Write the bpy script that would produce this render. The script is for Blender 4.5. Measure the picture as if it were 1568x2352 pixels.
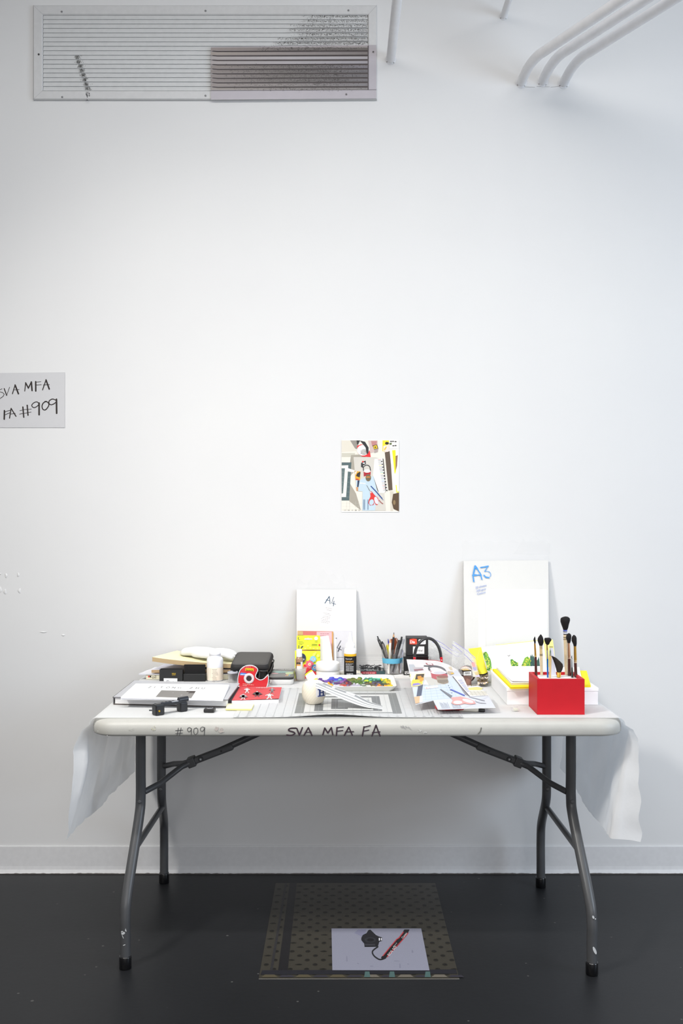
import bpy, bmesh, math, random
from mathutils import Vector, Matrix, noise
random.seed(7)
for o in list(bpy.data.objects): bpy.data.objects.remove(o)
SC = bpy.context.scene
COL = SC.collection
R = math.radians

# ---------------------------------------------------------------- camera
F = 35 / 36 * 2352          # focal length in pixels of the 1568 x 2352 frame
H, D = 1.326, 3.659         # eye height, distance of the eye from the wall (wall plane is y = 0)
cd = bpy.data.cameras.new('camera'); cam = bpy.data.objects.new('camera', cd); COL.objects.link(cam)
cd.sensor_fit = 'VERTICAL'; cd.sensor_height = 36; cd.lens = 35; cd.clip_start = .05
cam.location = (0, -D, H); cam.rotation_euler = (R(90), 0, 0)
SC.camera = cam
# ---------------------------------------------------------------- world, lamps, exposure
W = bpy.data.worlds.new('world'); SC.world = W; W.use_nodes = True
W.node_tree.nodes['Background'].inputs[0].default_value = (1, 1, 1, 1)
W.node_tree.nodes['Background'].inputs[1].default_value = .21
def area(name, loc, target, sx, sy, power, color, spread=180):
    l = bpy.data.lights.new(name, 'AREA'); l.shape = 'RECTANGLE'; l.size = sx; l.size_y = sy
    l.energy = power; l.color = color; l.spread = R(spread)
    o = bpy.data.objects.new(name, l); COL.objects.link(o); o.location = loc
    o.rotation_euler = (Vector(target) - Vector(loc)).to_track_quat('-Z', 'Y').to_euler()
    return o
area('ceiling_tube_light', (.10, -2.2, 3.55), (.10, -.6, 0), 3.0, .12, 42, (1, .98, .95), 140)
area('ceiling_left_lamp', (-2.0, -2.6, 3.4), (.1, -.3, .7), .4, .4, 12, (1, .97, .92), 62)
area('right_window_light', (3.6, -2.6, 1.9), (.2, -.3, 1.0), 1.6, 1.8, 64, (.62, .80, 1))
area('right_low_fill', (3.4, -2.2, 1.2), (.4, -.2, .8), 1.2, 1.8, 14, (1, .92, .90))  # added fill low on the right, set to balance the brightness
area('front_fill', (.1, -5.2, 1.7), (.05, 0, 1.2), 3.8, 1.8, 56, (1, .98, .985))  # added frontal fill, stands in for light bouncing around the room
SC.view_settings.view_transform = 'Standard'; SC.view_settings.look = 'None'
SC.view_settings.gamma = 1; SC.view_settings.use_curve_mapping = False
SC.view_settings.exposure = 0.0

# ---------------------------------------------------------------- pixel -> place
ZT = .737                   # table top
ZC = .7385                  # top of the paper on it
def onz(px, py, z=ZC):
    d = F * (H - z) / (py - 1176); return ((px - 784) * d / F, d - D)
def on3(px, py, z=ZC):
    a = onz(px, py, z); return (a[0], a[1], z)
def aty(px, py, Y):
    d = Y + D; return ((px - 784) * d / F, Y, H - (py - 1176) * d / F)
def onpl(px, py, p0, n):
    o = Vector((0, -D, H)); r = Vector(((px - 784) / F, 1, -(py - 1176) / F)); n = Vector(n)
    t = (Vector(p0) - o).dot(n) / r.dot(n); return tuple(o + r * t)
def std(pxc, pyb, r=0, z=ZC):
    d = F * (H - z) / (pyb - 1176) + r; return ((pxc - 784) * d / F, d - D, F / d)

# ---------------------------------------------------------------- colours, materials
def lin(c):
    if isinstance(c, str):
        c = c.lstrip('#'); c = [int(c[i:i + 2], 16) / 255 for i in (0, 2, 4)]
    return tuple(x / 12.92 if x <= .04045 else ((x + .055) / 1.055) ** 2.4 for x in c[:3])
MATS = {}
def vc(name, rough=.6, metal=0, spec=.5, nz=.04, nscale=40, bump=0, bscale=200, trans=0, coat=0, wave=None):
    """painted / printed surface: colour from the mesh, slightly varied by noise"""
    m = bpy.data.materials.new(name); m.use_nodes = True; nt = m.node_tree; b = nt.nodes['Principled BSDF']
    a = nt.nodes.new('ShaderNodeAttribute'); a.attribute_name = 'Col'
    tc = nt.nodes.new('ShaderNodeTexCoord')
    n = nt.nodes.new('ShaderNodeTexNoise'); n.inputs['Scale'].default_value = nscale; n.inputs['Detail'].default_value = 4
    nt.links.new(tc.outputs['Object'], n.inputs['Vector'])
    mr = nt.nodes.new('ShaderNodeMapRange'); mr.inputs[3].default_value = 1 - nz * 1.5; mr.inputs[4].default_value = 1 + nz * .8
    nt.links.new(n.outputs['Fac'], mr.inputs[0])
    mx = nt.nodes.new('ShaderNodeVectorMath'); mx.operation = 'SCALE'
    nt.links.new(a.outputs['Color'], mx.inputs[0]); nt.links.new(mr.outputs[0], mx.inputs['Scale'])
    nt.links.new(mx.outputs[0], b.inputs['Base Color'])
    b.inputs['Roughness'].default_value = rough; b.inputs['Metallic'].default_value = metal
    b.inputs['Specular IOR Level'].default_value = spec; b.inputs['Coat Weight'].default_value = coat
    if bump:
        n2 = nt.nodes.new('ShaderNodeTexNoise'); n2.inputs['Scale'].default_value = bscale; n2.inputs['Detail'].default_value = 5
        nt.links.new(tc.outputs['Object'], n2.inputs['Vector'])
        bp = nt.nodes.new('ShaderNodeBump'); bp.inputs['Strength'].default_value = bump; bp.inputs['Distance'].default_value = .002
        src = n2.outputs['Fac']
        if wave:
            w = nt.nodes.new('ShaderNodeTexWave'); w.inputs['Scale'].default_value = wave; w.inputs['Distortion'].default_value = 1.5
            nt.links.new(tc.outputs['Object'], w.inputs['Vector']); src = w.outputs['Fac']
        nt.links.new(src, bp.inputs['Height']); nt.links.new(bp.outputs[0], b.inputs['Normal'])
    if trans:
        out = nt.nodes['Material Output']; t = nt.nodes.new('ShaderNodeBsdfTranslucent'); ms = nt.nodes.new('ShaderNodeMixShader')
        nt.links.new(mx.outputs[0], t.inputs[0]); ms.inputs[0].default_value = trans
        nt.links.new(b.outputs[0], ms.inputs[1]); nt.links.new(t.outputs[0], ms.inputs[2]); nt.links.new(ms.outputs[0], out.inputs[0])
    MATS[name] = m; return m
def film(name, body=.12, tint=(1, 1, 1), rough=.12, gl=.5, bump=.0):
    """thin clear plastic: mostly see-through, a little milky, glossy at grazing angles"""
    m = bpy.data.materials.new(name); m.use_nodes = True; nt = m.node_tree; N = nt.nodes; L = nt.links
    N.remove(N['Principled BSDF']); out = N['Material Output']
    t = N.new('ShaderNodeBsdfTransparent'); t.inputs[0].default_value = (*tint, 1)
    d0 = N.new('ShaderNodeBsdfDiffuse'); d0.inputs[0].default_value = (.92, .93, .93, 1); d1 = N.new('ShaderNodeBsdfTranslucent'); d1.inputs[0].default_value = (.92, .93, .93, 1); d = N.new('ShaderNodeMixShader'); d.inputs[0].default_value = .45; L.new(d0.outputs[0], d.inputs[1]); L.new(d1.outputs[0], d.inputs[2])
    g = N.new('ShaderNodeBsdfGlossy'); g.inputs['Roughness'].default_value = rough
    lw = N.new('ShaderNodeLayerWeight'); lw.inputs[0].default_value = .5; fr = N.new('ShaderNodeMath'); fr.operation = 'POWER'; fr.inputs[1].default_value = 3.5; L.new(lw.outputs['Facing'], fr.inputs[0])
    nz = N.new('ShaderNodeTexNoise'); nz.inputs['Scale'].default_value = 60
    mr = N.new('ShaderNodeMapRange'); mr.inputs[3].default_value = body * .5; mr.inputs[4].default_value = body * 1.5
    L.new(nz.outputs['Fac'], mr.inputs[0])
    a = N.new('ShaderNodeMixShader'); L.new(mr.outputs[0], a.inputs[0]); L.new(t.outputs[0], a.inputs[1]); L.new(d.outputs[0], a.inputs[2])
    mu = N.new('ShaderNodeMath'); mu.operation = 'MULTIPLY'; mu.inputs[1].default_value = gl; L.new(fr.outputs[0], mu.inputs[0])
    b = N.new('ShaderNodeMixShader'); L.new(mu.outputs[0], b.inputs[0]); L.new(a.outputs[0], b.inputs[1]); L.new(g.outputs[0], b.inputs[2])
    L.new(b.outputs[0], out.inputs[0])
    MATS[name] = m; return m
PAPER = vc('paper', .75, spec=.3, nz=.015)
GLOSSP = vc('photo_paper', .4, spec=.4, nz=.03)
FLOORP = vc('glossy_print', .34, spec=.22, nz=.12, nscale=400)
MATTE = vc('matte', .6, nz=.05)
PLASTIC = vc('plastic', .35, nz=.03)
SHINY = vc('shiny', .15, nz=.03, coat=.3)
METALM = vc('metal', .3, metal=.9, nz=.05)
PAINTED = vc('painted_steel', .38, spec=.5, nz=.08, nscale=25)
TABLEM = vc('table_plastic', .45, nz=.06, nscale=18, bump=.15, bscale=600)
CLOTHP = vc('table_paper', .8, spec=.25, nz=.02, nscale=8, bump=.25, bscale=90, trans=.42)
FABRIC = vc('fabric', .9, spec=.2, nz=.12, nscale=300, bump=.5, bscale=700)
HAIR = vc('bristle', .75, spec=.25, nz=.3, nscale=250, bump=.6, bscale=500)
YARN = vc('yarn', .85, spec=.2, nz=.05, bump=.15, wave=170)
OILP = vc('wet_paint', .3, nz=.12, nscale=120, bump=.5, bscale=160)
WOOD = vc('wood', .5, nz=.1, nscale=150)
CASE = vc('case_leather', .6, spec=.4, nz=.15, nscale=400, bump=.4, bscale=900)
VENTM = vc('vent_paint', .5, nz=.06, nscale=60)
FILM = film('clear_film', .03, rough=.2, gl=.22)
FILM2 = film('zip_bag_film', .26, rough=.12, gl=.9)
CLEAR = film('clear_plastic', .05, rough=.05, gl=.8)
MILKY = film('milky_plastic', .34, rough=.2, gl=.5)

# ---------------------------------------------------------------- mesh builder (world coordinates)
class MB:
    def __init__(s): s.v = []; s.f = []; s.c = []; s.s = []
    def face(s, pts, col, smooth=False):
        k = len(s.v); s.v += [tuple(p) for p in pts]; s.f.append(tuple(range(k, k + len(pts)))); s.c.append(lin(col)); s.s.append(smooth)
    def mesh(s, vs, fs, col, smooth=False):
        k = len(s.v); s.v += [tuple(p) for p in vs]
        for i, f in enumerate(fs):
            s.f.append(tuple(k + j for j in f)); s.c.append(lin(col(i) if callable(col) else col)); s.s.append(smooth)
    def grid(s, rows, col, cu=False, smooth=True, caps=False):
        n = len(rows[0]); vs = [p for r in rows for p in r]; fs = []; cols = []
        for i in range(len(rows) - 1):
            for j in range(n if cu else n - 1):
                a, b = i * n + j, i * n + (j + 1) % n
                fs.append((a, b, b + n, a + n)); cols.append(col(i, j) if callable(col) else col)
        s.mesh(vs, fs, lambda i: cols[i], smooth)
        if caps:
            s.face(rows[0][::-1], col(0, 0) if callable(col) else col)
            s.face(rows[-1], col(len(rows) - 2, 0) if callable(col) else col)
    def box(s, c, size, col, rz=0, bev=0, rot=None, seg=2):
        bm = bmesh.new(); bmesh.ops.create_cube(bm, size=1)
        for v in bm.verts: v.co = Vector((v.co.x * size[0], v.co.y * size[1], v.co.z * size[2]))
        if bev: bmesh.ops.bevel(bm, geom=bm.edges[:], offset=bev, segments=seg, affect='EDGES', profile=.5)
        M = Matrix.Translation(c) @ (rot if rot is not None else Matrix.Rotation(rz, 4, 'Z'))
        bm.verts.index_update()
        s.mesh([M @ v.co for v in bm.verts], [[v.index for v in f.verts] for f in bm.faces], col, False); bm.free()
    def prism(s, pts, z0, z1, col, top=None, side=None):
        n = len(pts); a = sum(pts[i][0] * pts[(i + 1) % n][1] - pts[(i + 1) % n][0] * pts[i][1] for i in range(n))
        if a < 0: pts = pts[::-1]
        lo = [(p[0], p[1], z0) for p in pts]; hi = [(p[0], p[1], z1) for p in pts]
        s.face(hi, top or col); s.face(lo[::-1], col)
        for i in range(n):
            j = (i + 1) % n; s.face([lo[i], lo[j], hi[j], hi[i]], side or col)
    def slab(s, pts, nrm, col, side=None):
        """polygon in space thickened backwards along nrm"""
        nrm = Vector(nrm); b = [tuple(Vector(p) - nrm) for p in pts]; n = len(pts)
        s.face(pts, col); s.face(b[::-1], side or col)
        for i in range(n):
            j = (i + 1) % n; s.face([pts[j], pts[i], b[i], b[j]], side or col)
    def lathe(s, cx, cy, prof, col, n=32, caps=True, M=None):
        rows = []
        for r, z in prof:
            ring = [Vector((r * math.cos(2 * math.pi * k / n), r * math.sin(2 * math.pi * k / n), z)) for k in range(n)]
            rows.append([tuple((M @ p) if M is not None else (p + Vector((cx, cy, 0)))) for p in ring])
        s.grid(rows, (lambda i, j: col(i)) if callable(col) else col, cu=True, smooth=True)
        if caps:
            s.face(rows[0][::-1], col(0) if callable(col) else col)
            s.face(rows[-1], col(len(prof) - 2) if callable(col) else col)
    def tube(s, path, r, col, n=12, caps=True, smooth=True):
        P = [Vector(p) for p in path]; rr = r if isinstance(r, (list, tuple)) else [r] * len(P)
        t0 = (P[1] - P[0]).normalized(); u = t0.orthogonal().normalized(); rows = []
        for i, p in enumerate(P):
            t = (P[min(i + 1, len(P) - 1)] - P[max(i - 1, 0)]).normalized()
            u = (u - t * u.dot(t)).normalized(); w = t.cross(u)
            rows.append([tuple(p + (u * math.cos(2 * math.pi * k / n) + w * math.sin(2 * math.pi * k / n)) * rr[i]) for k in range(n)])
        s.grid(rows, (lambda i, j: col(i)) if callable(col) else col, cu=True, smooth=smooth)
        if caps:
            s.face(rows[0][::-1], col(0) if callable(col) else col); s.face(rows[-1], col(len(P) - 2) if callable(col) else col)
    def decal(s, polys, fn, col):
        for p in polys: s.face([fn(*q) for q in p], col)
    def ink(s, strokes, fn, w, col):
        """hand-drawn pen strokes: ribbons with round ends, drawn in 2-D and laid on a surface by fn"""
        k0 = len(s.f)
        for st in strokes:
            ww = w
            if isinstance(st, tuple) and isinstance(st[0], (int, float)): ww, st = st
            for a, b in zip(st[:-1], st[1:]):
                dx, dy = b[0] - a[0], b[1] - a[1]; l = math.hypot(dx, dy) or 1; nx, ny = -dy / l * ww / 2, dx / l * ww / 2
                s.face([fn(a[0] + nx, a[1] + ny), fn(b[0] + nx, b[1] + ny), fn(b[0] - nx, b[1] - ny), fn(a[0] - nx, a[1] - ny)], col)
            for a in st:
                s.face([fn(a[0] + ww / 2 * math.cos(k * math.pi / 4), a[1] + ww / 2 * math.sin(k * math.pi / 4)) for k in range(8)], col)
        for q in range(k0, len(s.f)):          # each piece of ink a hair above the one before, so none coincide
            f = s.f[q]; a, b, c = (Vector(s.v[f[i]]) for i in (0, 1, 3)); n = (b - a).cross(c - a)
            if n.length < 1e-14: continue
            n.normalize(); n *= (1 if n.dot(Vector((0, -1, .4))) > 0 else -1) * 6e-6 * ((q - k0) % 40)
            for i in f: s.v[i] = tuple(Vector(s.v[i]) + n)
    def build(s, name, mat, parent=None, origin=None):
        o0 = Vector(root_loc(parent)) if parent else Vector(origin or (0, 0, 0))
        me = bpy.data.meshes.new(name); me.from_pydata([tuple(Vector(p) - o0) for p in s.v], [], s.f)
        ca = me.color_attributes.new('Col', 'FLOAT_COLOR', 'CORNER')
        for p, c, sm in zip(me.polygons, s.c, s.s):
            p.use_smooth = sm
            for li in p.loop_indices: ca.data[li].color = (*c, 1)
        me.materials.append(mat); me.update()
        o = bpy.data.objects.new(name, me); COL.objects.link(o)
        if parent: o.parent = parent
        else: o.location = o0
        return o
def root_loc(o):
    while o.parent: o = o.parent
    return o.location
def tag(o, label, cat, group=None):
    o['label'] = label; o['category'] = cat
    if group: o['group'] = group
    return o
def thing(name, label, cat, loc, group=None):
    o = bpy.data.objects.new(name, None); COL.objects.link(o); o.location = loc; o.empty_display_size = .03
    return tag(o, label, cat, group)
def struct(o): o['kind'] = 'structure'; return o
def text2d(txt, size=1, font_w=1.0, align='LEFT', off=0):
    cu = bpy.data.curves.new('t', 'FONT'); cu.body = txt; cu.size = size; cu.align_x = align; cu.offset = off
    o = bpy.data.objects.new('t', cu); COL.objects.link(o); me = bpy.data.meshes.new_from_object(o)
    ps = [[(me.vertices[i].co.x * font_w, me.vertices[i].co.y) for i in p.vertices] for p in me.polygons]
    bpy.data.objects.remove(o); bpy.data.curves.remove(cu); bpy.data.meshes.remove(me); return ps
def bars(n, size, w, seed=0):
    """a line of print too small to read: word-long bars"""
    r_ = random.Random(seed); x = 0; out = []
    for _ in range(n):
        l = size * r_.uniform(.8, 2.6) * w; out.append([(x, 0), (x + l, 0), (x + l, size * .42), (x, size * .42)]); x += l + size * .45
    return out
def rrect(x0, x1, y0, y1, r, n=8):
    out = []
    for cx, cy, a in ((x1 - r, y1 - r, 0), (x0 + r, y1 - r, 90), (x0 + r, y0 + r, 180), (x1 - r, y0 + r, 270)):
        for k in range(n + 1):
            t = R(a + 90 * k / n); out.append((cx + r * math.cos(t), cy + r * math.sin(t)))
    return out
def ell(cx, cy, rx, ry, n=14, a=0):
    ca, sa = math.cos(a), math.sin(a)
    return [(cx + rx * math.cos(t) * ca - ry * math.sin(t) * sa, cy + rx * math.cos(t) * sa + ry * math.sin(t) * ca) for t in [2 * math.pi * k / n for k in range(n)]]
def bez(p, n=8):
    """smooth Catmull-Rom curve through points"""
    out = []; q = [p[0]] + list(p) + [p[-1]]
    for i in range(1, len(q) - 2):
        for k in range(n):
            t = k / n; out.append(tuple(.5 * ((2 * b) + (-a + c) * t + (2 * a - 5 * b + 4 * c - d) * t * t + (-a + 3 * b - 3 * c + d) * t ** 3)
                                        for a, b, c, d in zip(q[i - 1], q[i], q[i + 1], q[i + 2])))
    out.append(tuple(p[-1])); return out
def rect(x0, y0, x1, y1): return [(x0, y0), (x1, y0), (x1, y1), (x0, y1)]
def zoom(x0, y0, k): return lambda x, y: (x0 + x / k, y0 + y / k)

# ================================================================ THE ROOM
def wall_material():
    m = bpy.data.materials.new('wall_paint'); m.use_nodes = True; nt = m.node_tree; b = nt.nodes['Principled BSDF']; L = nt.links
    tc = nt.nodes.new('ShaderNodeTexCoord')
    n = nt.nodes.new('ShaderNodeTexNoise'); n.inputs['Scale'].default_value = 1.3; n.inputs['Detail'].default_value = 6
    L.new(tc.outputs['Object'], n.inputs['Vector'])
    cr = nt.nodes.new('ShaderNodeValToRGB'); cr.color_ramp.elements[0].position = .3; cr.color_ramp.elements[1].position = .7
    cr.color_ramp.elements[0].color = (.685, .685, .687, 1); cr.color_ramp.elements[1].color = (.715, .715, .712, 1)
    L.new(n.outputs['Fac'], cr.inputs[0]); L.new(cr.outputs[0], b.inputs['Base Color'])
    b.inputs['Roughness'].default_value = .55; b.inputs['Specular IOR Level'].default_value = .25
    n2 = nt.nodes.new('ShaderNodeTexNoise'); n2.inputs['Scale'].default_value = 14; n2.inputs['Detail'].default_value = 8; n2.inputs['Roughness'].default_value = .6
    L.new(tc.outputs['Object'], n2.inputs['Vector'])
    bp = nt.nodes.new('ShaderNodeBump'); bp.inputs['Strength'].default_value = .12; bp.inputs['Distance'].default_value = .004
    L.new(n2.outputs['Fac'], bp.inputs['Height']); L.new(bp.outputs[0], b.inputs['Normal'])
    return m
def floor_material():
    m = bpy.data.materials.new('floor_paint'); m.use_nodes = True; nt = m.node_tree; b = nt.nodes['Principled BSDF']; L = nt.links
    tc = nt.nodes.new('ShaderNodeTexCoord')
    n = nt.nodes.new('ShaderNodeTexNoise'); n.inputs['Scale'].default_value = 2.2; n.inputs['Detail'].default_value = 8
    L.new(tc.outputs['Object'], n.inputs['Vector'])
    cr = nt.nodes.new('ShaderNodeValToRGB'); e = cr.color_ramp.elements
    e[0].position = .3; e[1].position = .75; e[0].color = (.0135, .014, .0155, 1); e[1].color = (.0185, .0192, .0215, 1)
    L.new(n.outputs['Fac'], cr.inputs[0])
    v = nt.nodes.new('ShaderNodeTexVoronoi'); v.inputs['Scale'].default_value = 13; v.inputs['Randomness'].default_value = 1
    L.new(tc.outputs['Object'], v.inputs['Vector'])
    n3 = nt.nodes.new('ShaderNodeTexNoise'); n3.inputs['Scale'].default_value = 3.1
    L.new(tc.outputs['Object'], n3.inputs['Vector'])
    th = nt.nodes.new('ShaderNodeMath'); th.operation = 'MULTIPLY'; th.inputs[1].default_value = .085; L.new(n3.outputs['Fac'], th.inputs[0])
    su = nt.nodes.new('ShaderNodeMath'); su.operation = 'SUBTRACT'; L.new(th.outputs[0], su.inputs[0]); L.new(v.outputs['Distance'], su.inputs[1])
    ad = nt.nodes.new('ShaderNodeMapRange'); ad.inputs[1].default_value = -.012; ad.inputs[2].default_value = .01; ad.inputs[4].default_value = .55
    L.new(su.outputs[0], ad.inputs[0])
    mx = nt.nodes.new('ShaderNodeMix'); mx.data_type = 'RGBA'; L.new(ad.outputs[0], mx.inputs[0]); L.new(cr.outputs[0], mx.inputs[6]); mx.inputs[7].default_value = (.16, .16, .15, 1)
    L.new(mx.outputs[2], b.inputs['Base Color'])
    rr = nt.nodes.new('ShaderNodeMapRange'); rr.inputs[3].default_value = .36; rr.inputs[4].default_value = .5
    L.new(n.outputs['Fac'], rr.inputs[0]); L.new(rr.outputs[0], b.inputs['Roughness']); b.inputs['Specular IOR Level'].default_value = .22
    n2 = nt.nodes.new('ShaderNodeTexNoise'); n2.inputs['Scale'].default_value = 60; n2.inputs['Detail'].default_value = 4
    L.new(tc.outputs['Object'], n2.inputs['Vector'])
    bp = nt.nodes.new('ShaderNodeBump'); bp.inputs['Strength'].default_value = .1; bp.inputs['Distance'].default_value = .002
    L.new(n2.outputs['Fac'], bp.inputs['Height']); L.new(bp.outputs[0], b.inputs['Normal'])
    return m
WALLM = wall_material(); FLOORM = floor_material()
m = MB(); m.box((0, .1, 1.87), (10, .2, 3.76), '#ffffff'); struct(m.build('wall_back', WALLM))
m = MB(); m.box((0, -3.4, -.05), (10, 7.2, .1), '#404144')
struct(m.build('floor', FLOORM))
m = MB(); m.box((0, -3.4, 3.8), (10, 7.2, .1), '#e8e8e8'); struct(m.build('ceiling', WALLM))
# wall dents: small filled holes, low relief on the plaster
m = MB()
for k, (px, py, w, h) in enumerate([(1, 1318, 4, 4), (14, 1322, 5, 11), (42, 1320, 5, 10), (1, 1354, 6, 14), (12, 1359, 7, 13), (45, 1357, 7, 12), (100, 1452, 16, 3), (145, 1459, 8, 5)]):
    x, y, z = aty(px, py, 0); rows = []
    for i in range(4):
        rr = (1, .8, .45, .1)[i]
        rows.append([(x + (w / 1250) * rr * math.cos(t) * (1 + .35 * math.sin(3 * t + k)), -.0004 - .0022 * (1 - rr) ** .5, z + (h / 1250) * rr * math.sin(t)) for t in [2 * math.pi * q / 12 for q in range(12)]])
    m.grid(rows, '#dedede', cu=True, caps=True)
struct(m.build('trim_1', PAPER))
# cove baseboard painted white, with the ragged edge of the floor paint
m = MB(); prof = [(-.0005, .1005), (-.0035, .1), (-.0045, .097), (-.0045, .026), (-.006, .014), (-.0105, .005), (-.016, .0015), (-.016, .0), (-.0005, .0)]
m.grid([[(x, y, z) for y, z in prof] for x in (-5, 5)], '#d8d8d9', smooth=False)
xs = [-2.2 + .005 * i for i in range(881)]
eh = [max(.0002, .0011 + .0022 * noise.noise(Vector((x * 6, 0, 3))) + .0016 * noise.noise(Vector((x * 60, 0, 1))) + .0008 * random.random()) for x in xs]
m.grid([[(x, -.01635, .0002) for x in xs], [(x, -.01635, .0012 + h * .5) for x, h in zip(xs, eh)], [(x, -.0152, .0022 + h) for x, h in zip(xs, eh)]], '#55504c', smooth=False)
struct(m.build('baseboard_back', VENTM))

# ---------------------------------------------------------------- vent high on the wall
def wallpt(px, py, off): return aty(px, py, -off)
vx0, vz1 = aty(78, 17, 0)[0], aty(78, 15, 0)[2]; vx1, vz0 = aty(865, 0, 0)[0], aty(0, 231, 0)[2]
ix0, iz1 = aty(100, 38, 0)[0], aty(0, 37, 0)[2]; ix1, iz0 = aty(845, 0, 0)[0], aty(0, 211, 0)[2]
vent = thing('wall_vent', 'long white louvred vent mounted high on the wall', 'vent', ((vx0 + vx1) / 2, 0, vz0))
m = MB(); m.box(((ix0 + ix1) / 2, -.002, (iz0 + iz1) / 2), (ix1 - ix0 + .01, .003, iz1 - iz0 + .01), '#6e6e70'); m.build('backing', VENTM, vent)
m = MB(); O = [(vx0, vz0), (vx1, vz0), (vx1, vz1), (vx0, vz1)]; I = [(ix0, iz0), (ix1, iz0), (ix1, iz1), (ix0, iz1)]
def ringy(pts, y, g=0): return [(p[0] + g * s[0], y, p[1] + g * s[1]) for p, s in zip(pts, ((1, 1), (-1, 1), (-1, -1), (1, -1)))]
rows = [ringy(O, -.0005), ringy(O, -.008), ringy(O, -.0115, .003), ringy(I, -.0115, -.003), ringy(I, -.009), ringy(I, -.001)]
m.grid(rows, '#cdcdcd', cu=True, smooth=False)
for p, q in zip(O, I):    # mitre joints
    m.face([(p[0], -.0117, p[1]), (p[0] + .0012, -.0117, p[1]), (q[0] + .0012, -.0117, q[1]), (q[0], -.0117, q[1])], '#a9a9ab')
for _ in range(26):
    sx, sy = random.uniform(196, 205), random.uniform(213, 233); p = aty(sx, sy, -.0118); w = random.uniform(.001, .004)
    m.face([(p[0], -.0119, p[2]), (p[0] + w, -.0119, p[2]), (p[0] + w, -.0119, p[2] + w * 1.5), (p[0], -.0119, p[2] + w)], '#77787a')
m.build('frame', VENTM, vent)
NS = 17; pit = (iz1 - iz0) / NS
for i in range(NS):
    zt = iz1 - i * pit; m = MB()
    prof = [(-.0045, zt + .001), (-.0056, zt - pit * .25), (-.0072, zt - pit * .6), (-.0086, zt - pit * .90), (-.0082, zt - pit * .93), (-.004, zt - pit * .91)]
    m.grid([[(x, y, z) for y, z in prof] for x in (ix0 + .001, ix1 - .001)], '#cfd0d0')
    ypx = 37 + (i + .5) * 174 / NS
    def onsl(px, f):    # point on the slat face, f = 0 top .. 1 bottom edge
        return ((px - 784) * D / F, -.0046 - .0040 * f - .0006, zt - pit * .90 * f)
    def speck(px, dense, n, dark=('#4a4846', '#65625f', '#7a7876', '#3c3a39'), even=False):
        for _ in range(n):
            q = px + random.gauss(0, dense); f = random.uniform(.1, .97) if even else abs(random.gauss(0, .4)) + .08; f = max(.05, min(.97, f)); w = random.uniform(.4, 1.7); h = random.uniform(.05, .16)
            if q > 844: continue
            m.face([onsl(q, f), onsl(q + w, f + .02), onsl(q + w * .8, f - h), onsl(q + w * .1, f - h * .8)], random.choice(dark))
    if i < 8:
        st = [697, 690, 668, 655, 672, 640, 625, 590][i]
        q = st
        while q < 843:
            if random.random() < min(1, (q - st) / 40 + .25): speck(q, 3, 5 if i > 4 else 4)
            q += 1.6
        if i > 1: m.face([onsl(st, .97), onsl(843, .97), onsl(843, .85), onsl(st + 30, .9)], '#5a5856')
    if 9 <= i <= 16:
        speck(178 + (i - 9) * 3.3, 3.6, 90, ('#8a8a88', '#9a9a98', '#7c7c7a'), True); speck(179 + (i - 9) * 3.3, 2.8, 40, ('#5a5a58', '#4c4c4a'), True)
    m.build('slat', VENTM, vent)
for px, py in ((142, 27), (472, 25), (800, 24), (89, 125), (143, 223), (472, 220)):
    p = aty(px, py, -.0115); m = MB()
    m.lathe(0, 0, [(.0038, 0), (.0036, .0012), (.002, .0018)], '#8d8d8e' if px != 89 else '#4a4a4a', 12, M=Matrix.Translation((p[0], -.0116, p[2])) @ Matrix.Rotation(R(90), 4, 'X'))
    m.box((p[0], -.0135, p[2]), (.0045, .0006, .0008), '#555555'); m.build('screw', PAINTED, vent)
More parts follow.
